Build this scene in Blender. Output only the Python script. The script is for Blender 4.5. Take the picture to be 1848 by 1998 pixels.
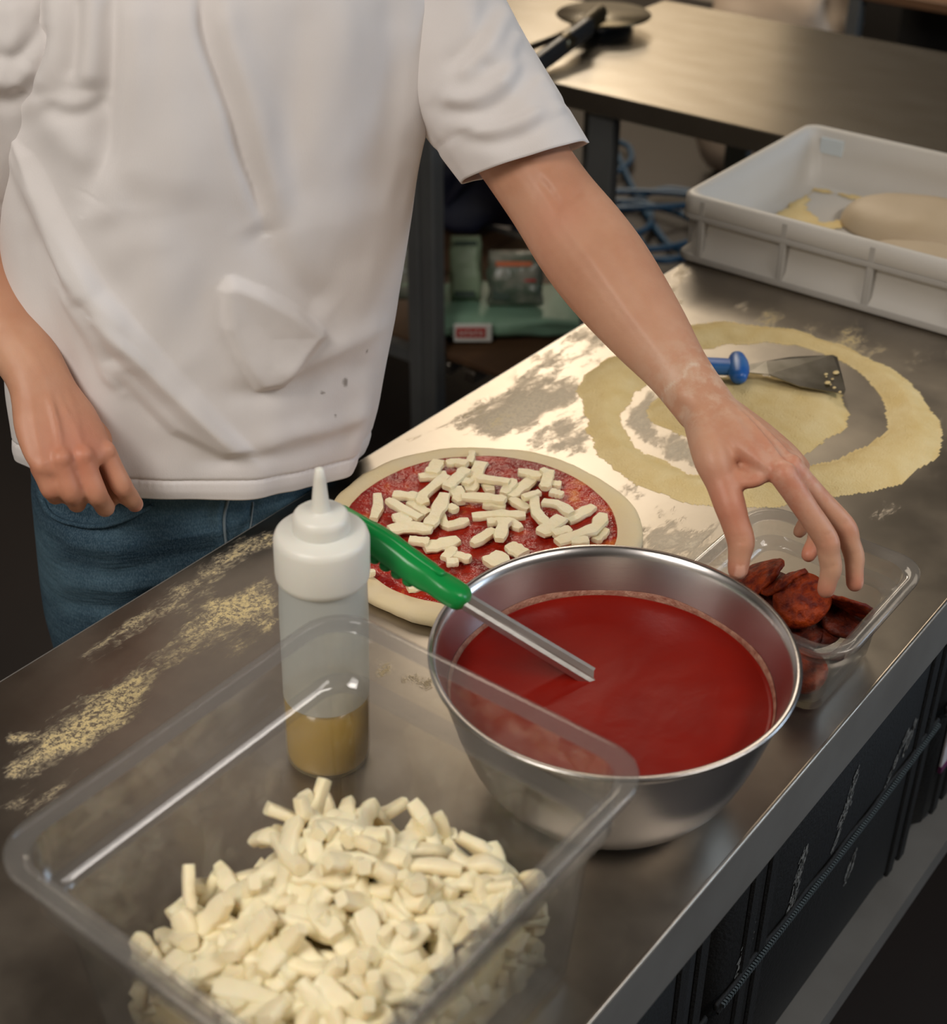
import bpy, math, random
import numpy as np
from mathutils import Matrix, Vector

random.seed(7)
rng = np.random.default_rng(7)
for o in list(bpy.data.objects):
    bpy.data.objects.remove(o)
SC = bpy.context.scene
COL = SC.collection
PI = math.pi

# ------------------------------------------------------------------ camera
W, H, F = 1848, 1998, 2851.137
T = 0.86                                  # worktop height
CAM = np.array([0.0, 0.0, 1.74])
yaw, pitch, roll = math.radians(37.8346), math.radians(33.2592), math.radians(0.1652)
_f = np.array([math.cos(yaw)*math.cos(pitch), math.sin(yaw)*math.cos(pitch), -math.sin(pitch)])
_r = np.array([math.sin(yaw), -math.cos(yaw), 0.0])
_u = np.cross(_r, _f)
_r, _u = _r*math.cos(roll)+_u*math.sin(roll), -_r*math.sin(roll)+_u*math.cos(roll)
cd = bpy.data.cameras.new('camera')
cam = bpy.data.objects.new('camera', cd)
COL.objects.link(cam)
cam.matrix_world = Matrix(((_r[0], _u[0], -_f[0], CAM[0]), (_r[1], _u[1], -_f[1], CAM[1]),
                           (_r[2], _u[2], -_f[2], CAM[2]), (0, 0, 0, 1)))
cd.sensor_fit = 'HORIZONTAL'
cd.sensor_width = 36.0
cd.lens = F/W*36.0
cd.clip_start = 0.05
cd.dof.use_dof = True
cd.dof.focus_distance = 1.42
cd.dof.aperture_fstop = 6.0
SC.camera = cam

def ray(px, py):
    return _r*((px-W/2)/F) - _u*((py-H/2)/F) + _f
def at_z(px, py, z):
    d = ray(px, py); return CAM + d*((z-CAM[2])/d[2])
def at_y(px, py, y):
    d = ray(px, py); return CAM + d*((y-CAM[1])/d[1])
def at_x(px, py, x):
    d = ray(px, py); return CAM + d*((x-CAM[0])/d[0])
def proj(P):
    P = np.asarray(P, float) - CAM
    z = P @ _f
    return np.stack([P @ _r/z*F+W/2, -(P @ _u)/z*F+H/2], -1)

# ------------------------------------------------------------------ view, world, lights
vs = SC.view_settings
vs.view_transform = 'Standard'; vs.look = 'None'; vs.gamma = 1.0
vs.use_curve_mapping = False
vs.exposure = -0.06
SC.cycles.transparent_max_bounces = 24
SC.cycles.max_bounces = 10
wd = bpy.data.worlds.new('world'); SC.world = wd; wd.use_nodes = True
wd.node_tree.nodes['Background'].inputs[0].default_value = (0.9, 0.85, 0.78, 1)
wd.node_tree.nodes['Background'].inputs[1].default_value = 0.05

def area(name, loc, target, sx, sy, power, col):
    ld = bpy.data.lights.new(name, 'AREA'); ld.shape = 'RECTANGLE'
    ld.size, ld.size_y, ld.energy, ld.color = sx, sy, power, col
    o = bpy.data.objects.new(name, ld); COL.objects.link(o)
    o.location = loc
    o.rotation_euler = (Vector(target)-Vector(loc)).to_track_quat('-Z', 'Y').to_euler()
    return o
WARM = (1.0, 0.85, 0.66)
KEYC = (1.0, 0.94, 0.875)
# ceiling tubes of the kitchen, plus an added fill and an added wall light (the lamp bodies are built below around these)
LAMPS = [((-0.85, 0.80, 2.86), 1.2, 0.8, 43, KEYC),
         ((3.5, 2.45, 2.86), 1.8, 1.2, 32, WARM),
         ((1.3, -1.1, 2.86), 1.6, 0.5, 30, KEYC),  # added fill light for the front, not a known kitchen lamp
         ((5.2, 3.7, 2.86), 0.9, 0.6, 46, WARM)]  # added to brighten the back wall that the rear worktop mirrors
for i, (l, sx, sy, pw, c) in enumerate(LAMPS):
    area('ceiling_or_fill_light', (l[0], l[1], l[2]-0.075), (l[0], l[1], 0), sx, sy, pw, c)
# daylight falling in through the window on the right
area('window_daylight', (3.4, -2.45, 1.75), (1.2, 0.8, 1.0), 1.5, 1.2, 46, (0.62, 0.80, 1.0))

# ------------------------------------------------------------------ mesh helpers
def tag(o, label=None, cat=None, group=None, kind=None):
    if label: o['label'] = label
    if cat: o['category'] = cat
    if group: o['group'] = group
    if kind: o['kind'] = kind
    return o

def mk(name, V, Fc, mat=None, parent=None, smooth=True):
    me = bpy.data.meshes.new(name)
    me.from_pydata([tuple(map(float, v)) for v in V], [], [tuple(map(int, f)) for f in Fc])
    if smooth:
        me.polygons.foreach_set('use_smooth', [True]*len(me.polygons))
    me.update()
    o = bpy.data.objects.new(name, me)
    COL.objects.link(o)
    if mat: me.materials.append(mat)
    if parent is not None:
        o.parent = parent
        o.matrix_parent_inverse = parent.matrix_basis.inverted()
    return o

def empty(name, loc=(0, 0, 0)):
    o = bpy.data.objects.new(name, None); o.empty_display_size = 0.05
    COL.objects.link(o); o.location = tuple(map(float, loc)); return o

class MB:
    def __init__(s): s.v = []; s.f = []
    def add(s, V, Fc):
        n = len(s.v); s.v += [tuple(map(float, v)) for v in V]; s.f += [tuple(int(i)+n for i in f) for f in Fc]
        return s
    def box(s, lo, hi, bev=0.0, M=None):
        lo = np.array(lo, float); hi = np.array(hi, float)
        if bev <= 0:
            V = [(x, y, z) for z in (lo[2], hi[2]) for y in (lo[1], hi[1]) for x in (lo[0], hi[0])]
            Fc = [(0, 2, 3, 1), (4, 5, 7, 6), (0, 1, 5, 4), (2, 6, 7, 3), (0, 4, 6, 2), (1, 3, 7, 5)]
        else:
            c = (lo+hi)/2; h = (hi-lo)/2; b = min(bev, h.min()*0.95)
            def rr(k, z): 
                x, y = h[0]-k, h[1]-k
                return [c+np.array(p) for p in ((x-b+k, y, z), (-x+b-k, y, z), (-x, y-b+k, z), (-x, -y+b-k, z), (-x+b-k, -y, z), (x-b+k, -y, z), (x, -y+b-k, z), (x, y-b+k, z))]
            V = []; 
            for k, z in ((b, -h[2]), (0, -h[2]+b), (0, h[2]-b), (b, h[2])):
                V += rr(k, z)
            Fc = []
            for i in range(3):
                for j in range(8):
                    Fc.append((i*8+j, i*8+(j+1) % 8, (i+1)*8+(j+1) % 8, (i+1)*8+j))
            Fc.append(tuple(range(7, -1, -1))); Fc.append(tuple(range(24, 32)))
        if M is not None: V = [M @ Vector(map(float, v)) for v in V]
        return s.add(V, Fc)
    def build(s, name, mat, parent=None, smooth=False):
        return mk(name, s.v, s.f, mat, parent, smooth)

def loft(rings, cap0=True, cap1=True, closed=True):
    n = len(rings[0]); V = []; Fc = []
    for r in rings: V += list(r)
    for i in range(len(rings)-1):
        for j in range(n if closed else n-1):
            k = (j+1) % n
            Fc.append((i*n+j, i*n+k, (i+1)*n+k, (i+1)*n+j))
    if cap0: Fc.append(tuple(range(n-1, -1, -1)))
    if cap1: Fc.append(tuple(range((len(rings)-1)*n, len(rings)*n)))
    return V, Fc

def catmull(P, n):
    P = np.asarray(P, float); m = len(P)
    if m == 2: 
        return np.array([P[0]+(P[1]-P[0])*t for t in np.linspace(0, 1, n)])
    Q = np.vstack([2*P[0]-P[1], P, 2*P[-1]-P[-2]])
    out = []
    for t in np.linspace(0, m-1, n):
        i = min(int(t), m-2); u = t-i
        a, b, c, d = Q[i], Q[i+1], Q[i+2], Q[i+3]
        out.append(0.5*((2*b)+(c-a)*u+(2*a-5*b+4*c-d)*u*u+(3*b-3*c+d-a)*u**3))
    return np.array(out)

def nrm(v):
    v = np.asarray(v, float); return v/(np.linalg.norm(v)+1e-12)

def sweep(P, R1, R2=None, ref=(0, 0, 1), seg=14, round_ends=True, power=1.0):
    """rings along the path P; half widths R1 along the ref axis and R2 across it"""
    P = np.asarray(P, float); n = len(P)
    R1 = np.broadcast_to(np.asarray(R1, float), (n,)); R2 = R1 if R2 is None else np.broadcast_to(np.asarray(R2, float), (n,))
    rings = []
    th = np.linspace(0, 2*PI, seg, endpoint=False)
    cs = np.sign(np.cos(th))*np.abs(np.cos(th))**power; sn = np.sign(np.sin(th))*np.abs(np.sin(th))**power
    ref = np.asarray(ref, float)
    for i in range(n):
        t = nrm(P[min(i+1, n-1)]-P[max(i-1, 0)])
        u = ref-(ref @ t)*t
        if np.linalg.norm(u) < 1e-4: u = np.array([t[1], -t[0], 0.01])
        u = nrm(u); v = np.cross(t, u); ref = u
        rings.append(((P[i], t, u, v, R1[i], R2[i])))
    out = []
    def ring(p, u, v, a, b): return [p+u*(a*c)+v*(b*s_) for c, s_ in zip(cs, sn)]
    if round_ends:
        p, t, u, v, a, b = rings[0]; r = min(a, b)
        for k in (0.25, 0.62, 0.88): out.append(ring(p-t*r*math.sqrt(1-k*k), u, v, a*k, b*k))
    for p, t, u, v, a, b in rings: out.append(ring(p, u, v, a, b))
    if round_ends:
        p, t, u, v, a, b = rings[-1]; r = min(a, b)
        for k in (0.88, 0.62, 0.25): out.append(ring(p+t*r*math.sqrt(1-k*k), u, v, a*k, b*k))
    return loft(out)

def ellipsoid(c, rx, ry, rz, M=None, nu=20, nv=12):
    rings = []
    for i in range(1, nv):
        ph = PI*i/nv
        rings.append([np.array([rx*math.sin(ph)*math.cos(t), ry*math.sin(ph)*math.sin(t), -rz*math.cos(ph)]) for t in np.linspace(0, 2*PI, nu, endpoint=False)])
    V, Fc = loft(rings)
    if M is not None: V = [M @ v for v in V]
    return [np.asarray(c)+v for v in V], Fc

def rrect(hx, hy, r, z, c=(0, 0), n=6):
    r = max(r, 1e-4); out = []
    for sx, sy, a0 in ((1, 1, 0), (-1, 1, PI/2), (-1, -1, PI), (1, -1, 1.5*PI)):
        for k in range(n+1):
            a = a0+k/n*PI/2
            out.append(np.array([c[0]+sx*(hx-r)+r*math.cos(a), c[1]+sy*(hy-r)+r*math.sin(a), z]))
    return out

def lathe(prof, c=(0, 0, 0), n=64, cap0=True, cap1=True):
    c = np.asarray(c, float)
    rings = [[c+np.array([r*math.cos(t), r*math.sin(t), z]) for t in np.linspace(0, 2*PI, n, endpoint=False)] for r, z in prof]
    return loft(rings, cap0, cap1)

def vnoise(x, y, seed=0):
    x = np.asarray(x, float); y = np.asarray(y, float)
    xi = np.floor(x).astype(np.int64); yi = np.floor(y).astype(np.int64); fx = x-xi; fy = y-yi
    def h(a, b):
        n = (a*374761393+b*668265263+seed*974711) & 0xffffffff
        n = ((n ^ (n >> 13))*1274126177) & 0xffffffff
        return ((n ^ (n >> 16)) & 0xffff)/65535.0
    fx = fx*fx*(3-2*fx); fy = fy*fy*(3-2*fy)
    return (h(xi, yi)*(1-fx)+h(xi+1, yi)*fx)*(1-fy)+(h(xi, yi+1)*(1-fx)+h(xi+1, yi+1)*fx)*fy
def fbm(x, y, seed=0, o=4):
    s = 0; a = 0.5
    for i in range(o):
        s = s+a*vnoise(x*2**i, y*2**i, seed+i); a *= 0.5
    return s

def poly_dist(X, Y, poly, closed=True):
    """unsigned distance, signed side of nearest segment, parameter 0..1"""
    P = np.asarray(poly, float)[:, :2]; n = len(P); best = np.full(X.shape, 1e9); side = np.zeros(X.shape); par = np.zeros(X.shape)
    m = n if closed else n-1
    L = [np.linalg.norm(P[(i+1) % n]-P[i]) for i in range(m)]; tot = sum(L); acc = 0
    for i in range(m):
        a = P[i]; b = P[(i+1) % n]; d = b-a; l2 = d @ d
        t = np.clip(((X-a[0])*d[0]+(Y-a[1])*d[1])/l2, 0, 1)
        ex = X-a[0]-t*d[0]; ey = Y-a[1]-t*d[1]; q = np.hypot(ex, ey)
        w = q < best
        best = np.where(w, q, best); side = np.where(w, np.sign(d[0]*ey-d[1]*ex), side); par = np.where(w, (acc+t*L[i])/tot, par)
        acc += L[i]
    return best, side, par
def inside(X, Y, poly):
    P = np.asarray(poly, float)[:, :2]; c = np.zeros(X.shape, bool); j = len(P)-1
    for i in range(len(P)):
        xi, yi = P[i]; xj, yj = P[j]
        c ^= ((yi > Y) != (yj > Y)) & (X < (xj-xi)*(Y-yi)/(yj-yi+1e-12)+xi)
        j = i
    return c

# ------------------------------------------------------------------ materials
def nodes(m):
    m.use_nodes = True
    return m.node_tree.nodes, m.node_tree.links
def lin(c): 
    return tuple((x/12.92 if x <= 0.04045 else ((x+0.055)/1.055)**2.4) for x in (v/255.0 for v in c))
def mat(name, col, rough=0.5, metal=0.0, vary=None, bump=None, spec=0.5, sss=0.0, coat=0.0, stretch=(1, 1, 1), trans=0.0):
    """col: sRGB 0-255. vary=(scale, other colour, contrast); bump=(scale, strength)"""
    m = bpy.data.materials.new(name); N, L = nodes(m); b = N['Principled BSDF']
    c = lin(col)+(1,)
    b.inputs['Base Color'].default_value = c; b.inputs['Roughness'].default_value = rough
    b.inputs['Metallic'].default_value = metal; b.inputs['Specular IOR Level'].default_value = spec
    b.inputs['Coat Weight'].default_value = coat; b.inputs['Transmission Weight'].default_value = trans
    if sss:
        b.inputs['Subsurface Weight'].default_value = sss
        b.inputs['Subsurface Radius'].default_value = (1.0, 0.45, 0.25); b.inputs['Subsurface Scale'].default_value = 0.008
    if vary or bump:
        tc = N.new('ShaderNodeTexCoord'); mp = N.new('ShaderNodeMapping'); mp.inputs['Scale'].default_value = stretch
        L.new(tc.outputs['Object'], mp.inputs['Vector'])
    if vary:
        n = N.new('ShaderNodeTexNoise'); n.inputs['Scale'].default_value = vary[0]; n.inputs['Detail'].default_value = 5
        L.new(mp.outputs[0], n.inputs['Vector'])
        r = N.new('ShaderNodeValToRGB'); k = vary[2]
        r.color_ramp.elements[0].position = 0.5-k; r.color_ramp.elements[1].position = 0.5+k
        r.color_ramp.elements[0].color = c; r.color_ramp.elements[1].color = lin(vary[1])+(1,)
        L.new(n.outputs['Fac'], r.inputs[0]); L.new(r.outputs[0], b.inputs['Base Color'])
    if bump:
        n = N.new('ShaderNodeTexNoise'); n.inputs['Scale'].default_value = bump[0]; n.inputs['Detail'].default_value = 4
        L.new(mp.outputs[0], n.inputs['Vector'])
        bp = N.new('ShaderNodeBump'); bp.inputs['Strength'].default_value = bump[1]; bp.inputs['Distance'].default_value = 0.004
        L.new(n.outputs['Fac'], bp.inputs['Height']); L.new(bp.outputs[0], b.inputs['Normal'])
    return m

def clear_plastic(name, tint=(0.97, 0.97, 0.965), haze=0.03, rough=0.06, smear=0.0):
    m = bpy.data.materials.new(name); N, L = nodes(m); out = N['Material Output']
    N.remove(N['Principled BSDF'])
    tr = N.new('ShaderNodeBsdfTransparent'); tr.inputs[0].default_value = tint+(1,)
    tm = N.new('ShaderNodeMix'); tm.data_type = 'RGBA'; tm.inputs[6].default_value = tint+(1,); tm.inputs[7].default_value = (0.66, 0.66, 0.67, 1)
    gl = N.new('ShaderNodeBsdfGlossy'); gl.inputs['Roughness'].default_value = rough; gl.inputs[0].default_value = (1, 1, 1, 1)
    df = N.new('ShaderNodeBsdfDiffuse'); df.inputs[0].default_value = (0.75, 0.72, 0.66, 1)
    lw = N.new('ShaderNodeLayerWeight'); lw.inputs['Blend'].default_value = 0.42
    p = N.new('ShaderNodeMath'); p.operation = 'POWER'; p.inputs[1].default_value = 4.5
    L.new(lw.outputs['Facing'], p.inputs[0]); L.new(p.outputs[0], tm.inputs[0]); L.new(tm.outputs[2], tr.inputs[0])
    ma = N.new('ShaderNodeMath'); ma.operation = 'MULTIPLY_ADD'; ma.inputs[1].default_value = 0.75; ma.inputs[2].default_value = 0.04
    L.new(p.outputs[0], ma.inputs[0])
    a = N.new('ShaderNodeMixShader'); a.inputs[0].default_value = haze
    if smear:
        tc = N.new('ShaderNodeTexCoord'); n = N.new('ShaderNodeTexNoise'); n.inputs['Scale'].default_value = 22; n.inputs['Detail'].default_value = 6
        L.new(tc.outputs['Object'], n.inputs['Vector'])
        r = N.new('ShaderNodeMapRange'); r.inputs[1].default_value = 0.45; r.inputs[2].default_value = 0.8; r.inputs[3].default_value = haze; r.inputs[4].default_value = haze+smear
        L.new(n.outputs['Fac'], r.inputs[0]); L.new(r.outputs[0], a.inputs[0])
    L.new(tr.outputs[0], a.inputs[1]); L.new(df.outputs[0], a.inputs[2])
    b = N.new('ShaderNodeMixShader'); L.new(ma.outputs[0], b.inputs[0]); L.new(a.outputs[0], b.inputs[1]); L.new(gl.outputs[0], b.inputs[2])
    L.new(b.outputs[0], out.inputs[0])
    return m

def milky_plastic(name, col, clear=0.3, rough=0.35, spec=0.4):
    """translucent polyethylene: part see-through, part lit from both sides"""
    m = bpy.data.materials.new(name); N, L = nodes(m); out = N['Material Output']; b = N['Principled BSDF']
    c = lin(col)+(1,)
    b.inputs['Base Color'].default_value = c; b.inputs['Roughness'].default_value = rough; b.inputs['Specular IOR Level'].default_value = spec
    t = N.new('ShaderNodeBsdfTranslucent'); t.inputs[0].default_value = c
    a = N.new('ShaderNodeMixShader'); a.inputs[0].default_value = 0.4
    L.new(b.outputs[0], a.inputs[1]); L.new(t.outputs[0], a.inputs[2])
    tr = N.new('ShaderNodeBsdfTransparent')
    k = N.new('ShaderNodeMixShader'); k.inputs[0].default_value = clear
    L.new(a.outputs[0], k.inputs[1]); L.new(tr.outputs[0], k.inputs[2]); L.new(k.outputs[0], out.inputs[0])
    return m

STEEL = mat('brushed_steel', (178, 171, 162), 0.34, 1.0, vary=(9, (160, 150, 138), 0.3), bump=(60, 0.05), stretch=(1, 14, 14))
STEEL_EDGE = mat('steel_edge', (158, 156, 152), 0.45, 0.6, vary=(12, (138, 135, 130), 0.3))
STEEL_BOWL = mat('bowl_steel', (204, 200, 198), 0.27, 1.0, bump=(30, 0.015), stretch=(1, 1, 20))
STEEL_DARK = mat('dull_leg_steel', (112, 114, 114), 0.5, 0.35, vary=(6, (92, 94, 95), 0.3))
STEEL_BACK = mat('rear_worktop_steel', (192, 186, 176), 0.27, 1.0, vary=(7, (172, 164, 150), 0.25), stretch=(3, 1, 1))
CLEAR = clear_plastic('clear_polycarbonate', haze=0.012, smear=0.06)
RIMC = clear_plastic('clear_rim', tint=(0.80, 0.80, 0.81), haze=0.07, rough=0.08)
CLEAR_S = clear_plastic('clear_polycarbonate_clean', haze=0.02)
TRAYP = mat('tray_plastic', (206, 203, 198), 0.45, sss=0.0, vary=(4, (196, 191, 182), 0.3))
TRAYR = mat('tray_rib_plastic', (176, 173, 168), 0.45)
BLACK = mat('black_nylon', (13, 14, 15), 0.7, vary=(40, (9, 9, 10), 0.2), bump=(240, 0.35))
BLACKSEAM = mat('black_webbing', (11, 11, 12), 0.75, bump=(300, 0.4))
FLOORM = mat('floor_tile_dark', (38, 32, 31), 0.5, vary=(3, (30, 26, 25), 0.3), bump=(20, 0.1))
# ------------------------------------------------------------------ the room
def slab(name, lo, hi, m):
    return tag(MB().box(lo, hi).build(name, m), kind='structure')
WALLC = mat('cream_wall_paint', (216, 206, 190), 0.7, vary=(2, (206, 196, 178), 0.3))
WALLD = mat('dark_wall_paint', (92, 82, 74), 0.7, vary=(2, (82, 73, 66), 0.3))
CEILM = mat('ceiling_paint', (176, 168, 156), 0.8)
slab('floor', (-2.6, -2.6, -0.1), (6.4, 4.8, 0.0), FLOORM)
slab('ceiling', (-2.6, -2.6, 2.9), (6.4, 4.8, 3.0), CEILM)
slab('wall_back', (6.2, -2.6, 0), (6.4, 4.8, 2.9), WALLC)
slab('wall_left', (-2.6, 4.6, 0), (6.2, 4.8, 2.9), WALLD)
slab('wall_front', (-2.8, -2.6, 0), (-2.6, 4.8, 2.9), WALLC)
w = slab('wall_right', (-2.6, -2.8, 0), (6.4, -2.6, 2.9), WALLD)
win = tag(MB().box((2.6, -2.6, 1.1), (4.2, -2.58, 2.4)).build('window_1', mat('window_frame_paint', (200, 200, 198), 0.4)), kind='structure')
pane = mat('daylit_pane', (225, 235, 245), 0.2)
_N, _L = nodes(pane); _N['Principled BSDF'].inputs['Emission Color'].default_value = (0.62, 0.8, 1, 1); _N['Principled BSDF'].inputs['Emission Strength'].default_value = 1.6
for x in (2.66, 3.43):
    MB().box((x, -2.578, 1.16), (x+0.71, -2.568, 2.34)).build('pane', pane, win)
FROST = mat('lamp_diffuser', (240, 235, 225), 0.5)
_N, _L = nodes(FROST); _N['Principled BSDF'].inputs['Emission Color'].default_value = (1, 0.86, 0.7, 1); _N['Principled BSDF'].inputs['Emission Strength'].default_value = 1.5
LAMPBODY = mat('lamp_housing', (200, 200, 198), 0.4)
lamp_words = ['long ceiling lamp above the near end of the worktable', 'long ceiling lamp over the rear steel tables', 'added fill light over the aisle before the worktable', 'added light brightening the cream back wall']
for (l, sx, sy, pw, c), lw_ in zip(LAMPS, lamp_words):
    e = tag(empty('ceiling_or_fill_lamp', (l[0], l[1], 2.9)), lw_, 'lamp', 'kitchen ceiling lamps')
    MB().box((l[0]-sx/2-0.03, l[1]-sy/2-0.03, 2.84), (l[0]+sx/2+0.03, l[1]+sy/2+0.03, 2.9), 0.01).build('housing', LAMPBODY, e)
    MB().box((l[0]-sx/2, l[1]-sy/2, 2.80), (l[0]+sx/2, l[1]+sy/2, 2.84), 0.01).build('diffuser', FROST, e)

# ------------------------------------------------------------------ main worktable
YF, YB, X0, X1 = 0.348, 0.992, -0.35, 2.30
table = tag(empty('worktable', (1.0, 0.67, 0)), 'long stainless steel worktable dusted with flour, in front of the person', 'table')
# flour densities on the worktop, brushed on where the photo shows dust
gx = np.arange(X0, X1+1e-6, 0.006); gy = np.linspace(YF, YB, 108)
GX, GY = np.meshgrid(gx, gy, indexing='ij')
PX = proj(np.stack([GX, GY, np.full(GX.shape, T)], -1)); QX, QY = PX[..., 0], PX[..., 1]
near = GX*0.786+GY*0.617 < 0.15
dW = np.zeros(GX.shape); dY = np.zeros(GX.shape)
def brush(arr, line, width, amp):
    d, s, p = poly_dist(QX, QY, line, False)
    np.maximum(arr, amp*np.exp(-(d/width)**2), out=arr)
def patch(arr, poly, soft, amp):
    d, s, p = poly_dist(QX, QY, poly); ins = inside(QX, QY, poly)
    k = np.clip(np.where(ins, d, -d)/soft*0.5+0.5, 0, 1)
    np.maximum(arr, amp*k*k*(3-2*k), out=arr)
patch(dW, [(690, 905), (900, 770), (1180, 600), (1345, 500), (1345, 600), (1260, 640), (1190, 700), (1150, 800), (1190, 900), (1330, 985), (1420, 1000), (1440, 1110), (1290, 1085), (1250, 1000), (1150, 925), (1000, 880), (880, 868), (780, 890)], 70, 0.74)
patch(dW, [(1210, 800), (1260, 750), (1320, 760), (1290, 830), (1420, 870), (1400, 925), (1300, 905), (1225, 860)], 30, 0.72)
brush(dW, [(1240, 1040), (1330, 1060), (1420, 1090)], 50, 0.75)
brush(dW, [(1330, 560), (1500, 610), (1848, 690)], 55, 0.42)
brush(dW, [(1690, 700), (1830, 800), (1848, 900), (1760, 980), (1640, 1010)], 80, 0.40)
brush(dW, [(1780, 1120), (1848, 1060)], 60, 0.25)
brush(dY, [(40, 1500), (150, 1430), (260, 1340), (380, 1260), (510, 1180)], 58, 0.72)
brush(dY, [(130, 1455), (190, 1400), (270, 1320)], 30, 0.85)
brush(dY, [(180, 1270), (290, 1195), (430, 1110), (530, 1050)], 34, 0.58)
brush(dY, [(20, 1440), (120, 1440)], 18, 0.7)
brush(dY, [(420, 1185), (520, 1215)], 30, 0.68)
brush(dY, [(750, 1310), (830, 1330)], 26, 0.66)
brush(dY, [(60, 1560), (200, 1470)], 80, 0.45)
brush(dY, [(700, 900), (830, 860), (940, 800)], 45, 0.4)
brush(dY, [(1500, 620), (1640, 660), (1750, 720)], 40, 0.5)
dW[near] = 0; dY[near] = 0
nx, ny = GX.shape
V = np.stack([GX, GY, np.full(GX.shape, T)], -1).reshape(-1, 3)
idx = np.arange(nx*ny).reshape(nx, ny)
Fc = np.stack([idx[:-1, :-1], idx[1:, :-1], idx[1:, 1:], idx[:-1, 1:]], -1).reshape(-1, 4)
TOPM = bpy.data.materials.new('floury_worktop_steel'); N, L = nodes(TOPM); b = N['Principled BSDF']
tc = N.new('ShaderNodeTexCoord')
def noise(scale, detail=6, sc=(1, 1, 1), rough=0.6, rot=0.0):
    mp = N.new('ShaderNodeMapping'); mp.inputs['Scale'].default_value = sc; mp.inputs['Rotation'].default_value = (0, 0, rot); L.new(tc.outputs['Object'], mp.inputs[0])
    n = N.new('ShaderNodeTexNoise'); n.inputs['Scale'].default_value = scale; n.inputs['Detail'].default_value = detail; n.inputs['Roughness'].default_value = rough
    L.new(mp.outputs[0], n.inputs['Vector']); return n.outputs['Fac']
def mth(op, a, b_=None, c=None, clamp=False):
    n = N.new('ShaderNodeMath'); n.operation = op; n.use_clamp = clamp
    for i, v in enumerate((a, b_, c)):
        if v is None: continue
        if isinstance(v, (int, float)): n.inputs[i].default_value = v
        else: L.new(v, n.inputs[i])
    return n.outputs[0]
def maprange(v, a, b_, c=0.0, d=1.0):
    n = N.new('ShaderNodeMapRange'); n.interpolation_type = 'SMOOTHSTEP'
    L.new(v, n.inputs[0])
    for i, x in enumerate((a, b_, c, d)): n.inputs[i+1].default_value = x
    return n.outputs[0]
def attr(nm):
    n = N.new('ShaderNodeAttribute'); n.attribute_name = nm; return n.outputs['Fac']
def mixc(f, a, b_):
    n = N.new('ShaderNodeMix'); n.data_type = 'RGBA'; L.new(f, n.inputs[0])
    for i, v in ((6, a), (7, b_)):
        if isinstance(v, tuple): n.inputs[i].default_value = v
        else: L.new(v, n.inputs[i])
    return n.outputs[2]
big = noise(16, 8, (0.6, 1, 1), 0.68, 0.3); fine = noise(260, 3, (1, 1, 1), 0.7)
streak = noise(17, 8, (0.6, 2.0, 1), 0.72, 0.45)
mix_n = mth('ADD', mth('MULTIPLY', big, 0.55), mth('MULTIPLY', streak, 0.45))
cw = maprange(mth('ADD', attr('flour'), mth('MULTIPLY_ADD', mix_n, 2.6, -1.80)), 0.05, 0.40)
cw = mth('MULTIPLY', cw, maprange(fine, 0.30, 0.55, 0.5, 1.0))
cy_ = maprange(mth('ADD', attr('semolina'), mth('MULTIPLY_ADD', mix_n, 3.2, -1.98)), 0.02, 0.45)
cy_ = mth('MULTIPLY', cy_, maprange(fine, 0.35, 0.6, 0.15, 1.0))
smudge = noise(5, 5, (1, 1, 1), 0.6)
steelc = mixc(maprange(smudge, 0.35, 0.7), lin((150, 143, 134))+(1,), lin((176, 167, 154))+(1,))
c1 = mixc(cw, steelc, lin((212, 198, 174))+(1,)); c2 = mixc(cy_, c1, lin((222, 202, 150))+(1,))
L.new(c2, b.inputs['Base Color'])
cov = mth('MAXIMUM', cw, cy_)
L.new(mth('MULTIPLY_ADD', cov, -0.45, 0.5), b.inputs['Specular IOR Level'])
L.new(mth('SUBTRACT', 1.0, mth('MULTIPLY', cov, 0.93)), b.inputs['Metallic'])
L.new(mth('ADD', maprange(smudge, 0.3, 0.75, 0.30, 0.44), mth('MULTIPLY', cov, 0.5)), b.inputs['Roughness'])
bp = N.new('ShaderNodeBump'); bp.inputs['Strength'].default_value = 0.25; bp.inputs['Distance'].default_value = 0.002
L.new(mth('ADD', mth('MULTIPLY', cov, mth('ADD', 0.6, fine)), mth('MULTIPLY', noise(120, 2, (0.05, 1, 1)), 0.05)), bp.inputs['Height']); L.new(bp.outputs[0], b.inputs['Normal'])
top = mk('worktop', V, Fc, TOPM, table, smooth=False)
for nm, d in (('flour', dW), ('semolina', dY)):
    a = top.data.attributes.new(nm, 'FLOAT', 'POINT'); a.data.foreach_set('value', d.reshape(-1).astype(np.float32))
m_ = MB()
m_.box((X0, YF-0.002, T-0.07), (X1, YF, T-0.0005)).box((X0, YB, T-0.05), (X1, YB+0.002, T-0.0005)).box((X0, YF, T-0.012), (X1, YB, T-0.0012)).box((X1, YF-0.002, T-0.05), (X1+0.002, YB+0.002, T-0.0005))
m_.build('edge_lip', STEEL_EDGE, table)
mk('front_bead', *sweep([(x, YF+0.0008, T-0.0022) for x in np.linspace(X0, X1, 30)], 0.0026, seg=10), STEEL, table)
for x in (X0+0.06, X1-0.08):
    for y in (YF+0.05, YB-0.05):
        MB().box((x-0.02, y-0.02, 0.0), (x+0.02, y+0.02, T-0.012), 0.004).build('leg', STEEL_DARK, table)
ls = MB().box((X0+0.03, YF+0.002, 0.285), (X1-0.03, YB-0.02, 0.32)).build('lower_shelf', STEEL_EDGE, table)

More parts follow.
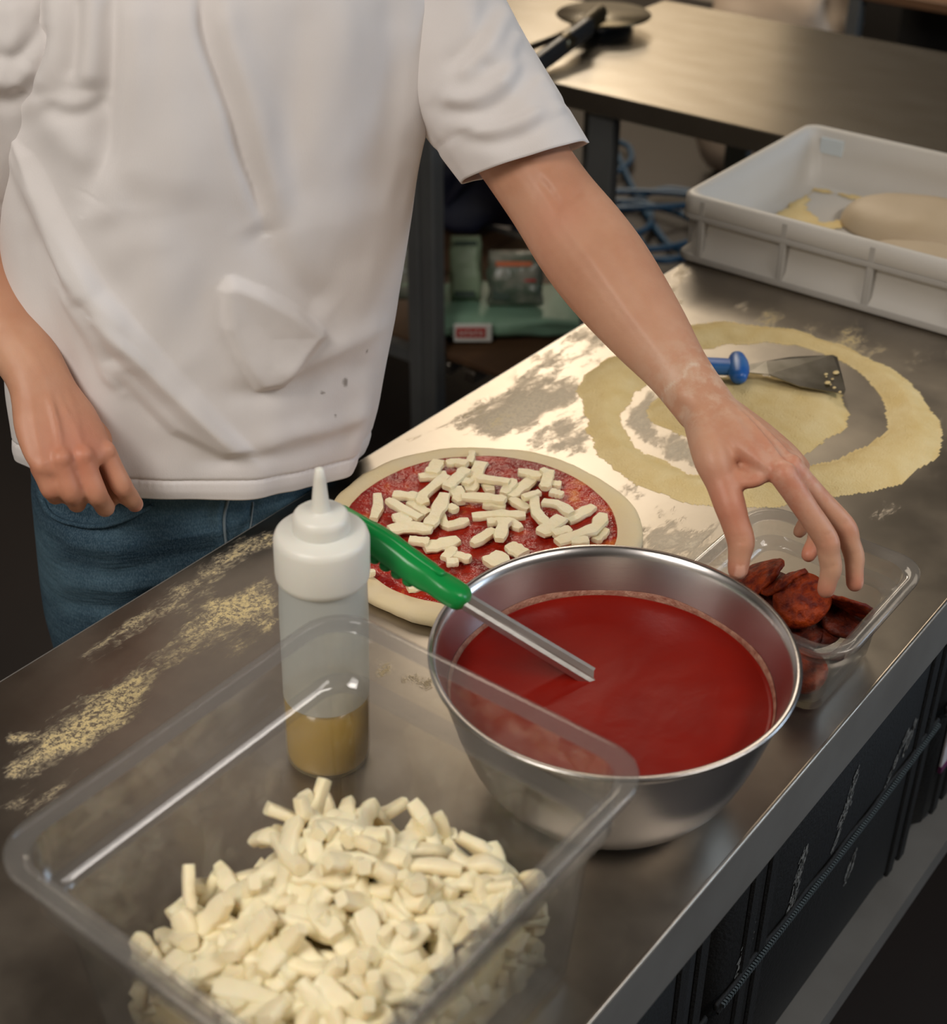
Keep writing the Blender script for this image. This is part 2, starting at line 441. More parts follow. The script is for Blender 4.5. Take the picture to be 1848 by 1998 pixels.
# ------------------------------------------------------------------ thermal bags on the lower shelf
def thermal_bag(x0, x1, label, lab=False):
    e = tag(empty('thermal_bag', ((x0+x1)/2, 0.6, 0.32)), label, 'bag', 'black delivery bags under the worktable')
    MB().box((x0, 0.385, 0.321), (x1, 0.86, 0.765), 0.02).build('body', BLACK, e, True)
    P = [(x, 0.383+0.001*math.sin(x*60), 0.545+0.004*math.sin(x*9)) for x in np.linspace(x0+0.005, x1-0.005, 60)]
    mk('zipper_band', *sweep(P, 0.006, 0.003, ref=(0, 0, 1), seg=8), BLACKSEAM, e)
    m = MB()
    for x in np.arange(x0+0.01, x1-0.01, 0.0042):
        m.box((x, 0.3765, 0.5425+0.004*math.sin(x*9)), (x+0.0024, 0.3805, 0.5475+0.004*math.sin(x*9)))
    z = m.build('zipper_teeth', ZIP, e); z['kind'] = 'stuff'
    for x in (x0+0.05, x0+0.085, x1-0.075, x1-0.04):
        MB().box((x, 0.3815, 0.33), (x+0.02, 0.387, 0.76), 0.003).build('strap', BLACKSEAM, e)
    MB().box((x0+0.012, 0.382, 0.53), (x1-0.012, 0.3845, 0.533)).build('seam', BLACKSEAM, e)
    return e
ZIP = mat('zipper_teeth_plastic', (86, 96, 100), 0.35)
DUST = mat('flour_smear', (150, 150, 146), 0.9)
thermal_bag(0.05, 0.868, 'black zipped delivery bag under the near end of the worktable')
tb = thermal_bag(0.878, 1.425, 'black zipped delivery bag with flour smears under the big steel bowl')
tb2 = thermal_bag(1.44, 2.1, 'black delivery bag with white and purple badge under the far end of the worktable')
# flour smears on the bag's front
def smear(x, z, L_, ang, w, seed):
    n = 34; m = MB(); r = np.random.default_rng(seed)
    for k in range(n*3):
        t = r.uniform(-0.5, 0.5); q = r.normal(0, w*0.4*(1-abs(t)))
        px = x+math.cos(ang)*t*L_-math.sin(ang)*q; pz = z+math.sin(ang)*t*L_+math.cos(ang)*q
        a = ang+r.normal(0, 0.2); l = r.uniform(0.002, 0.008); h = r.uniform(0.0004, 0.001)
        c, s = math.cos(a), math.sin(a)
        if not 0.895 < px < 1.41: continue
        pts = [(px-c*l-s*h, 0.3838, pz-s*l+c*h), (px+c*l-s*h*0.3, 0.3838, pz+s*l+c*h), (px+c*l+s*h, 0.3838, pz+s*l-c*h), (px-c*l+s*h*0.4, 0.3838, pz-s*l-c*h)]
        m.add(pts, [(0, 1, 2, 3)])
    o = m.build('flour_smear', DUST, tb); o['kind'] = 'stuff'
for i, (px, py, l, an, w_) in enumerate([(1650, 1580, 0.10, 1.25, 0.012), (1660, 1690, 0.04, 1.2, 0.01), (1560, 1700, 0.06, 1.3, 0.012), (1545, 1760, 0.05, 1.2, 0.012), (1750, 1480, 0.07, 0.9, 0.010), (1775, 1440, 0.04, 1.1, 0.010), (1450, 1870, 0.08, 1.3, 0.016), (1480, 1850, 0.05, 1.3, 0.01)]):
    q = at_y(px, py, 0.384); smear(q[0], q[2], l, an, w_, i)
badge = MB().box((1.475, 0.3795, 0.43), (1.66, 0.3835, 0.60), 0.001).build('badge', mat('badge_white', (206, 204, 210), 0.5), tb2)
PUR = mat('badge_purple', (104, 44, 88), 0.5)
m = MB()
m.box((1.475, 0.3785, 0.42), (1.66, 0.3832, 0.43))
for k in range(6):
    x = 1.485+k*0.03
    m.box((x, 0.3788, 0.47), (x+0.006, 0.3796, 0.56)); m.box((x, 0.3788, 0.515+0.02*(k % 2)), (x+0.02, 0.3796, 0.523+0.02*(k % 2)))
m.build('badge_print', PUR, badge)

# ------------------------------------------------------------------ rear steel table, left steel table
rt = tag(empty('rear_table', (2.75, 0.9, 0)), 'rear stainless steel table with a clean warm-lit top behind the dough tray', 'table')
MB().box((2.386, -1.2, T-0.043), (3.075, 1.822, T), 0.002).build('table_top', STEEL_BACK, rt)
for x, y in ((2.44, 1.56), (2.44, -1.1), (3.03, 1.56), (3.03, -1.1)):
    m = MB().box((x-0.022, y-0.03, 0), (x+0.0, y+0.03, T-0.043), 0.003).box((x, y-0.022, 0), (x+0.02, y+0.022, T-0.043), 0.002)
    m.build('leg', STEEL_DARK, rt)
lt = tag(empty('side_table', (2.5, 2.5, 0)), 'steel shelf table behind the person with bags on its low shelf', 'table')
MB().box((2.20, 1.852, T-0.043), (2.95, 3.4, T), 0.002).build('table_top', STEEL_BACK, lt)
for x, y in ((2.24, 1.86), (2.24, 3.33), (2.90, 1.86), (2.90, 3.33)):
    g = MB().box((x-0.028, y-0.033, 0), (x+0.012, y+0.003, T-0.043), 0.004).box((x-0.022, y+0.003, 0), (x+0.012, y+0.007, T-0.043)).box((x-0.028, y+0.007, 0), (x+0.012, y+0.043, T-0.043), 0.004)
    g.build('leg', STEEL_DARK, lt)
m = MB().box((2.22, 1.90, 0.225), (2.25, 3.3, 0.255)).box((2.885, 1.90, 0.225), (2.91, 3.3, 0.255))
m.build('front_rail', STEEL_DARK, lt)
for y in (1.835, 1.765):
    MB().box((2.25, y-0.018, 0.205), (2.90, y+0.012, 0.236), 0.004).build('side_rail', STEEL, lt)
WOODB = mat('brown_shelf_board', (96, 68, 42), 0.7, vary=(6, (78, 54, 34), 0.3), stretch=(1, 8, 1))
for k in range(7):
    y = 1.62+k*0.245
    MB().box((2.26, y, 0.238), (2.90, y+0.238, 0.254), 0.002).build('shelf_board', WOODB, lt)

# packets on the shelf
GREENP = mat('pale_green_packet', (128, 150, 122), 0.4, vary=(14, (150, 166, 140), 0.3), bump=(40, 0.5))
MINT = mat('mint_sack', (134, 170, 146), 0.5, vary=(10, (116, 152, 130), 0.3), bump=(22, 0.6))
GREYP = mat('clear_wrap_grey', (140, 140, 128), 0.2, vary=(24, (84, 98, 84), 0.12), bump=(50, 0.8))
REDP = mat('packet_red', (176, 46, 42), 0.4); ORP = mat('packet_orange', (202, 104, 58), 0.4); WHP = mat('packet_white', (214, 214, 208), 0.4); DKG = mat('packet_dark_green', (44, 66, 54), 0.5)
def pillow(c, ex, ey, ez, hx, hy, hz, name, m, parent, n=14, wr=0.1, seed=0):
    """a soft packet: superellipsoid pillow with crumpled skin and sealed edges"""
    c, ex, ey, ez = map(np.asarray, (c, ex, ey, ez)); rings = []
    r = np.random.default_rng(seed)
    us = np.linspace(-1, 1, n)
    for u in us:
        prof = (1-abs(u)**3.2)**0.5+0.05
        ring = []
        for t in np.linspace(0, 2*PI, 28, endpoint=False):
            a = math.copysign(abs(math.cos(t))**0.4, math.cos(t)); b_ = math.copysign(abs(math.sin(t))**0.6, math.sin(t))
            k = 1+wr*(float(vnoise(u*4+seed, t*1.6, seed))-0.5)
            ring.append(c+ex*(u*hx)+ey*(a*hy*(0.93+0.07*prof)*k)+ez*(b_*hz*prof*k))
        rings.append(ring)
    return mk(name, *loft(rings), m, parent)
EXX, EYY, EZZ = np.eye(3)
dgl = nrm(at_z(1010, 640, 0.3)-at_z(900, 640, 0.3)); dup_ = nrm(np.cross(EZZ, dgl))
sk = tag(empty('mint_sack', at_z(960, 640, 0.26)), 'flat mint green sack with a red label lying on the low shelf', 'sack')
pillow(at_z(965, 630, 0.285)+dup_*0.05+EXX*0.026, dgl, dup_, EZZ, 0.20, 0.11, 0.028, 'sack_body', MINT, sk, 22, 0.25, 3)
q = at_z(915, 632, 0.29)-dup_*0.065+EXX*0.026
MB().box((-0.05, -0.003, -0.022), (0.035, 0.003, 0.022), 0.002, Matrix(((dgl[0], dup_[0], 0, q[0]), (dgl[1], dup_[1], 0, q[1]), (0, 0, 1, q[2]), (0, 0, 0, 1)))).build('white_panel', WHP, sk)
MB().box((-0.045, -0.0045, -0.012), (0.022, 0.0, 0.014), 0.002, Matrix(((dgl[0], dup_[0], 0, q[0]), (dgl[1], dup_[1], 0, q[1]), (0, 0, 1, q[2]), (0, 0, 0, 1)))).build('red_label', REDP, sk)
m = MB()
for k in range(5):
    m.box((-0.036+k*0.011, -0.0058, -0.005), (-0.036+k*0.011+0.003, -0.004, 0.007), 0, Matrix(((dgl[0], dup_[0], 0, q[0]), (dgl[1], dup_[1], 0, q[1]), (0, 0, 1, q[2]), (0, 0, 0, 1))))
    m.box((-0.036+k*0.011, -0.0058, 0.001+0.004*(k % 2)), (-0.036+k*0.011+0.008, -0.004, 0.003+0.004*(k % 2)), 0, Matrix(((dgl[0], dup_[0], 0, q[0]), (dgl[1], dup_[1], 0, q[1]), (0, 0, 1, q[2]), (0, 0, 0, 1))))
m.build('label_letters', WHP, sk)
def packet(px, py, z, hw, hh, hd, main, label, stripes, seed):
    base = at_z(px, py, z)+dup_*0.04
    e = tag(empty('flour_packet', base), label, 'packet', 'packets on the low shelf')
    up = nrm(EZZ*0.93+dup_*0.36)
    c = base+up*hh
    nn = nrm(np.cross(dgl, up))
    nn = nn if nn @ dup_ < 0 else -nn
    pillow(c, up, dgl, nn, hh, hw, hd, 'wrapper', main, e, 16, 0.22, seed)
    for (u0, u1, v0, v1, mm) in stripes:
        Mx = Matrix(((dgl[0], nn[0], up[0], c[0]), (dgl[1], nn[1], up[1], c[1]), (dgl[2], nn[2], up[2], c[2]), (0, 0, 0, 1)))
        MB().box((u0*hw, hd*0.86, v0*hh), (u1*hw, hd*1.02, v1*hh), 0.001, Mx).build('printed_band', mm, e)
    return e
packet(1005, 612, 0.318, 0.062, 0.062, 0.035, GREYP, 'clear wrapped packet with orange and red bands on the low shelf', [(-0.7, 0.6, 0.45, 0.62, ORP), (-0.2, 0.75, -0.1, 0.0, REDP), (-0.05, 0.6, -0.5, -0.4, REDP), (-0.8, -0.2, -0.75, -0.2, DKG), (-0.5, 0.2, 0.2, 0.26, DKG)], 5)
packet(909, 600, 0.318, 0.036, 0.072, 0.03, GREENP, 'pale green packet standing next to the clear wrapped packet', [(-0.7, 0.7, 0.72, 0.84, DKG), (-0.7, 0.6, -0.9, -0.7, DKG), (-0.3, 0.3, 0.1, 0.2, DKG)], 6)
packet(796, 600, 0.318, 0.03, 0.08, 0.03, GREYP, 'crumpled clear packet at the far left of the low shelf', [(-0.5, 0.5, -0.6, -0.3, GREENP)], 7)
NAVY = mat('navy_bag', (22, 26, 52), 0.6, vary=(8, (14, 16, 34), 0.3), bump=(14, 0.5))
nb = tag(empty('navy_bag', at_z(955, 470, 0.1)), 'dark navy cloth bag slumped behind the packets', 'bag')
c = at_z(950, 470, 0.26)+np.array([0.07, 0.10, 0.055])
pillow(c+np.array([0, 0, 0.06]), dgl, dup_, EZZ, 0.17, 0.12, 0.09, 'bag_body', NAVY, nb, 20, 0.5, 11)
mk('strap', *sweep(catmull([c+dgl*-0.1-dup_*0.1, c-dgl*0.02-dup_*0.13+EZZ*0.12, c+dgl*0.05-dup_*0.08+EZZ*0.17, c+dgl*0.1-dup_*0.1], 20), 0.012, 0.003, seg=8), NAVY, nb)

# blue hose lying in tangled loops on the floor
HOSE = mat('blue_hose', (16, 58, 86), 0.4)
P = []
r_ = np.random.default_rng(5)
hc = [(935, 375), (960, 350), (1240, 430), (1265, 450), (1275, 400), (1240, 470), (1200, 460), (1250, 420), (1280, 480), (1225, 500)]
for i in range(46):
    a = i*1.15; k = 0.45+0.55*abs(math.sin(i*0.77))
    cx, cy = (1150+150*math.sin(i*0.31), 440)
    q = at_z(cx+170*k*math.cos(a), cy+75*k*math.sin(a), 0.02+0.012*(i % 5)); P.append(q)
P += [at_z(1200, 290, 0.03), at_z(1225, 285, 0.03), at_z(1232, 310, 0.03), at_z(1212, 330, 0.03), at_z(1190, 340, 0.02)]
tag(mk('hose', *sweep(catmull(P, 520), 0.010, seg=8), HOSE), 'blue hose in tangled loops on the floor under the rear table', 'hose')

# far background: white sack and a shelf rack
WS = mat('white_plastic_sack', (196, 178, 158), 0.5, vary=(5, (176, 156, 138), 0.3), bump=(9, 0.6))
ws = tag(empty('white_sack', (4.25, 2.05, 0)), 'pale plastic sack with purple print behind the rear table', 'sack')
pillow((4.3, 2.10, 0.34), EZZ, EYY, EXX, 0.36, 0.20, 0.16, 'sack_body', WS, ws, 18, 0.4, 21)
MB().box((4.125, 1.93, 0.42), (4.14, 2.0, 0.50), 0.004).build('purple_print', mat('purple_print', (52, 34, 66), 0.5), ws)
rk = tag(empty('rack', (4.3, 1.2, 0)), 'dark rack with a wooden shelf in the far right background', 'rack')
for y in (1.835, 0.4):
    MB().box((4.19, y-0.02, 0), (4.23, y+0.02, 1.1), 0.003).build('post', STEEL_DARK, rk)
    MB().box((4.67, y-0.02, 0), (4.71, y+0.02, 1.1), 0.003).build('post', STEEL_DARK, rk)
MB().box((4.19, 0.38, 0.645), (4.71, 1.855, 0.675), 0.003).build('shelf', mat('rack_wood', (112, 80, 54), 0.6, vary=(5, (90, 64, 44), 0.3)), rk)
MB().box((4.6, 0.38, 0.08), (4.7, 1.855, 0.64), 0.003).build('back_panel', BLACK, rk)
tag(MB().box((5.2, -2.5, 0.0), (6.1, 2.55, 2.2), 0.01).build('dark_reflection_block', mat('dark_reflection_block_paint', (40, 37, 34), 0.5)), 'tall dark block added at the back wall to darken the rear table reflection', 'reflection block')  # dark block added so part of the rear worktop reflects darker

# peel on the rear table
PEEL = mat('peel_dark_metal', (96, 88, 70), 0.3, 0.9, vary=(20, (70, 62, 48), 0.3)); PEELH = mat('peel_grip', (26, 28, 32), 0.35)
pe = tag(empty('pizza_peel', at_z(1180, 25, T)), 'dark round pizza peel with a black handle lying on the steel table', 'peel')
pc = at_z(1178, 28, T+0.035); r0 = 0.105
mk('blade', *lathe([(0.001, -0.003), (r0*0.97, -0.003), (r0, 0.0), (r0*0.97, 0.003), (0.001, 0.003)], pc, 48), PEEL, pe)
h0 = at_z(1148, 52, T+0.05); h1 = at_z(1040, 132, T+0.02)
mk('handle', *sweep(catmull([h0, h0*0.6+h1*0.4, h1], 12), 0.020, 0.013, ref=(0, 0, 1), seg=12, power=0.6), PEELH, pe)
mk('handle_sleeve', *sweep(catmull([pc*0.7+h0*0.3+np.array([0, 0, .01]), h0*0.55+h1*0.45+np.array([0, 0, .004])], 8), 0.019, 0.018, seg=12), PEEL, pe)
mk('hanging_loop', *sweep([h1+np.array([0.01*math.cos(a), 0.012*math.sin(a), -0.005]) for a in np.linspace(0, 6.2, 14)], 0.003, seg=6), PEEL, pe)
MB().box(tuple(pc-np.array([0.05, 0.03, 0.034])), tuple(pc+np.array([0.09, 0.06, -0.004])), 0.01).build('blade_rest', PEELH, pe)

# ------------------------------------------------------------------ dough tray
tray = tag(empty('dough_tray', (1.99, 0.71, T)), 'white plastic dough tray with ribbed sides at the far end of the worktable', 'tray')
tc_ = (1.992, 0.708); hx, hy = 0.2015, 0.302
prof = [(0.006, 0.0), (0.0, 0.003), (0.0, 0.012), (0.010, 0.022), (0.012, 0.060), (0.004, 0.070), (0.0, 0.074), (0.0, 0.100), (0.004, 0.1035), (0.010, 0.1035), (0.016, 0.098), (0.022, 0.07), (0.026, 0.014)]
rings = [rrect(hx-i, hy-i, 0.022, T+z, tc_, 8) for i, z in prof]
mk('shell', *loft(rings), TRAYP, tray)
m = MB(); 
for y in np.linspace(-0.265, 0.265, 5):
    MB().box((tc_[0]-hx-0.0005, tc_[1]+y-0.0055, T+0.008), (tc_[0]-hx+0.014, tc_[1]+y+0.0055, T+0.099), 0.002).build('rib', TRAYR, tray)
    MB().box((tc_[0]+hx-0.014, tc_[1]+y-0.0055, T+0.008), (tc_[0]+hx+0.0005, tc_[1]+y+0.0055, T+0.099), 0.002).build('rib', TRAYR, tray)
for x in (-0.165, 0, 0.165):
    for s in (-1, 1):
        y0 = tc_[1]+s*(hy-0.007)
        MB().box((tc_[0]+x-0.0055, y0-0.0075, T+0.008), (tc_[0]+x+0.0055, y0+0.0075, T+0.099), 0.002).build('rib', TRAYR, tray)
for z0, z1, nm in ((0.068, 0.076, 'band'), (0.004, 0.013, 'foot_band')):
    rr = [rrect(hx+0.0008, hy+0.0008, 0.022, T+z0, tc_, 8), rrect(hx+0.0016, hy+0.0016, 0.022, T+(z0+z1)/2, tc_, 8), rrect(hx+0.0008, hy+0.0008, 0.022, T+z1, tc_, 8)]
    mk(nm, *loft(rr, False, False), TRAYR, tray)
MB().box((tc_[0]+hx-0.0235, tc_[1]+hy-0.075, T+0.066), (tc_[0]+hx-0.0195, tc_[1]+hy-0.035, T+0.092), 0.001).build('sticker', mat('pale_blue_sticker', (206, 216, 222), 0.4), tray)
DOUGH = mat('raw_dough', (192, 174, 148), 0.55, vary=(7, (180, 160, 130), 0.25), bump=(14, 0.8), sss=0.0)
SEMO = mat('semolina_flour', (224, 198, 138), 0.95, vary=(30, (236, 216, 166), 0.25), bump=(420, 0.6), spec=0.1)
zt = T+0.016
def dough(cx, cy, rx, ry, h, rot, label, seed):
    n = 48; rings = []
    R = np.array([[math.cos(rot), -math.sin(rot)], [math.sin(rot), math.cos(rot)]])
    for k in np.linspace(0, 1, 14):
        a = k*PI/2*0.98; rr_ = math.cos(a)**0.55 if k < 1 else 0.02; zz = h*math.sin(a)**0.9
        ring = []
        for t in np.linspace(0, 2*PI, n, endpoint=False):
            w_ = 1+0.10*(float(fbm(np.array(math.cos(t)*1.5+seed), np.array(math.sin(t)*1.5), seed))-0.5)
            p = R @ np.array([rx*rr_*w_*math.cos(t), ry*rr_*w_*math.sin(t)])
            ring.append(np.array([np.clip(cx+p[0], tc_[0]-hx+0.028, tc_[0]+hx-0.028), np.clip(cy+p[1], tc_[1]-hy+0.028, tc_[1]+hy-0.028), zt-0.001+zz*(1+0.15*(float(fbm(np.array(p[0]*18), np.array(p[1]*18), seed))-0.5))]))
        rings.append(ring)
    return tag(mk('dough_ball', *loft(rings), DOUGH), label, 'dough', 'dough balls in the tray')
dough(2.078, 0.740, 0.088, 0.135, 0.044, 0.12, 'slack pale dough ball nearest the empty corner of the tray, at the back wall', 1)
dough(1.918, 0.672, 0.078, 0.118, 0.040, 0.15, 'slack dough ball against the near side wall of the tray', 2)
dough(2.01, 0.500, 0.135, 0.072, 0.036, 0.1, 'slack dough ball in the tray cut off by the right picture edge', 3)
def flour_field(poly, h, z, step, seed, name, label, slope=0.5, wob=0.012, hole=None, parent=None, mt=None, grain=0.0010, tilt=None):
    P = np.asarray(poly)[:, :2]; lo = P.min(0)-0.02; hi = P.max(0)+0.02
    X, Y = np.meshgrid(np.arange(lo[0], hi[0], step), np.arange(lo[1], hi[1], step), indexing='ij')
    def sd(pl):
        d, s, p = poly_dist(X, Y, pl); return np.where(inside(X, Y, pl), d, -d)
    D = sd(P)
    if hole is not None: D = np.minimum(D, -sd(hole))
    D = D+(fbm(X*28, Y*28, seed)-0.47)*wob*2+(fbm(X*120, Y*120, seed+3)-0.47)*wob*0.6
    Hh = h*np.tanh(np.maximum(D, 0)*slope/h)*(0.72+0.55*fbm(X*20, Y*20, seed+7))+grain*(fbm(X*210, Y*210, seed+9)-0.5)
    Hh = np.where(D > 0, np.maximum(Hh, 0.0003), 0.00015)
    keep = D > -step*1.5
    idx = -np.ones(X.shape, int); idx[keep] = np.arange(keep.sum())
    V = np.stack([X, Y, z+Hh], -1)[keep]
    q = np.stack([idx[:-1, :-1], idx[1:, :-1], idx[1:, 1:], idx[:-1, 1:]], -1).reshape(-1, 4)
    q = q[(q >= 0).all(1)]
    o = mk(name, V, q, mt or SEMO, parent)
    return tag(o, label, 'flour', kind='stuff') if parent is None else tag(o, kind='stuff')
tpoly = [at_z(x, y, zt)[:2] for x, y in ((1495, 432), (1545, 405), (1600, 345), (1607, 352), (1690, 386), (1700, 392), (1640, 382), (1590, 372), (1560, 400), (1600, 440), (1650, 425), (1660, 436), (1600, 458))]
tpoly = [(np.clip(x, tc_[0]-hx+0.044, tc_[0]+hx-0.044), np.clip(y, tc_[1]-hy+0.044, tc_[1]+hy-0.044)) for x, y in tpoly]
flour_field(tpoly, 0.003, T+0.0155, 0.003, 31, 'tray_semolina', 'yellow semolina scattered in the empty corner of the dough tray', 0.6, 0.014)

# ------------------------------------------------------------------ semolina ring on the worktop
outer = [at_z(x, y, T)[:2] for x, y in ((1135, 765), (1150, 728), (1210, 690), (1280, 655), (1345, 636), (1420, 630), (1540, 643), (1640, 672), (1740, 722), (1800, 775), (1842, 850), (1818, 900), (1760, 938), (1700, 958), (1610, 968), (1500, 985), (1400, 988), (1330, 975), (1240, 940), (1180, 893), (1150, 840))]
inner = [at_z(x, y, T)[:2] for x, y in ((1210, 808), (1232, 768), (1280, 725), (1340, 690), (1420, 670), (1500, 666), (1560, 673), (1640, 700), (1702, 742), (1738, 800), (1732, 842), (1700, 872), (1640, 898), (1570, 913), (1480, 932), (1380, 935), (1300, 908), (1240, 872), (1213, 835))]
mound = [at_z(x, y, T)[:2] for x, y in ((1268, 800), (1300, 768), (1390, 742), (1470, 728), (1560, 748), (1640, 768), (1655, 800), (1648, 835), (1600, 862), (1545, 893), (1480, 886), (1400, 868), (1330, 850), (1275, 825))]
flour_field(outer, 0.010, T, 0.0026, 41, 'semolina_ring', 'wide ring of yellow semolina flour on the steel worktop', 0.45, 0.008, inner)
flour_field(mound, 0.012, T, 0.0026, 51, 'semolina_mound', 'flat patch of yellow semolina inside the flour ring', 0.5, 0.007)

# scraper
BLUE = mat('blue_handle_plastic', (22, 92, 176), 0.35, vary=(40, (60, 116, 180), 0.12))
sc = tag(empty('dough_scraper', at_z(1500, 725, T)), 'dough scraper with a blue handle lying on the semolina', 'scraper')
a0 = at_z(1345, 712, T+0.021); a1 = at_z(1440, 717, T+0.021); a2 = at_z(1462, 718, T+0.021)
mk('handle', *sweep(catmull([a0, (a0+a1)/2, a1], 12), 0.0085, 0.014, ref=(0, 0, 1), seg=16, power=0.7), BLUE, sc)
crs = nrm(np.cross(EZZ, a2-a0))
mk('handle_collar', *sweep([a1-crs*0.024, a1-crs*0.012, a1, a1+crs*0.012, a1+crs*0.024], [0.010, 0.012, 0.0125, 0.012, 0.010], [0.011, 0.0135, 0.0145, 0.0135, 0.011], ref=(0, 0, 1), seg=16), BLUE, sc)
bl = [at_z(1462, 712, T+0.021), at_z(1462, 728, T+0.020), at_z(1500, 732, T+0.020), at_z(1560, 755, T+0.016), at_z(1646, 770, T+0.013), at_z(1650, 762, T+0.014), at_z(1634, 698, T+0.018), at_z(1625, 694, T+0.019), at_z(1540, 698, T+0.021), at_z(1495, 706, T+0.021)]
up = [p+EZZ*0.0012 for p in bl]
mk('blade', *loft([bl, up]), mat('scraper_steel', (150, 146, 138), 0.3, 1.0, vary=(30, (120, 116, 106), 0.2)), sc, smooth=False)
sp = MB()
for i in range(9):
    q = at_z(1618+random.uniform(-8, 26), 735+random.gauss(0, 18), T+0.019); rr_ = random.uniform(0.001, 0.004)
    sp.add(*ellipsoid(q, rr_*1.5, rr_, 0.0007, nu=8, nv=5))
tag(sp.build('dried_flour', SEMO, sc, True), kind='stuff')

# ------------------------------------------------------------------ pizza
pzc = np.array([1.030, 0.792]); PZ = T
th = np.linspace(0, 2*PI, 120, endpoint=False)
def rim_r(t, base, amp, seed): return base*(1+amp*(fbm(np.cos(t)*1.3+5, np.sin(t)*1.3+5, seed)-0.5)*2)
pz = tag(empty('pizza', (pzc[0], pzc[1], T)), 'raw pizza with tomato sauce and cheese strips on the worktop', 'pizza')
RO = rim_r(th, 0.170, 0.07, 3)*(1+0.012*(fbm(np.cos(th)*6+9, np.sin(th)*6+9, 13)-0.5)*2)
rings = []
for k, z in ((0.98, 0.0), (1.0, 0.003), (1.0, 0.0075), (0.99, 0.0108), (0.96, 0.0122), (0.91, 0.0120), (0.875, 0.0098), (0.82, 0.0082), (0.4, 0.008), (0.02, 0.008)):
    zz = z*(0.85+0.35*fbm(np.cos(th)*3, np.sin(th)*3, 9))
    rings.append([np.array([pzc[0]+r*k*math.cos(t), pzc[1]+r*k*math.sin(t), PZ+q]) for t, r, q in zip(th, RO, zz)])
mk('dough_base', *loft(rings), mat('pizza_dough', (218, 202, 170), 0.7, vary=(22, (224, 204, 156), 0.25), bump=(45, 0.5)), pz)
SAUCE = bpy.data.materials.new('tomato_sauce_spread'); N, L = nodes(SAUCE); b = N['Principled BSDF']; tc = N.new('ShaderNodeTexCoord')
n1 = noise(26, 5, (1, 1, 1), 0.6); n2 = noise(140, 3)
r = N.new('ShaderNodeValToRGB'); r.color_ramp.elements[0].position = 0.36; r.color_ramp.elements[0].color = lin((128, 14, 9))+(1,)
r.color_ramp.elements[1].position = 0.70; r.color_ramp.elements[1].color = lin((206, 118, 56))+(1,)
e_ = r.color_ramp.elements.new(0.57); e_.color = lin((170, 40, 20))+(1,)
L.new(n1, r.inputs[0]); L.new(r.outputs[0], b.inputs['Base Color']); b.inputs['Roughness'].default_value = 0.14; b.inputs['Specular IOR Level'].default_value = 0.3
bp = N.new('ShaderNodeBump'); bp.inputs['Strength'].default_value = 0.7; bp.inputs['Distance'].default_value = 0.004; L.new(n2, bp.inputs['Height']); L.new(bp.outputs[0], b.inputs['Normal'])
gr = np.linspace(0, 1, 40); rs = rim_r(th, 0.146, 0.05, 8)
rings = []
for k in gr[::-1]:
    kk = max(k, 0.01)
    X = pzc[0]+rs*kk*np.cos(th); Y = pzc[1]+rs*kk*np.sin(th)
    Z = PZ+0.0105+0.0022*(fbm(X*70, Y*70, 4)-0.5)*2*(1 if k < 0.97 else 0)+(0.0012 if k < 0.985 else -0.002)
    rings.append(list(np.stack([X, Y, Z], -1)))
sauce_on = mk('sauce', *loft(rings, False, True), SAUCE, pz)

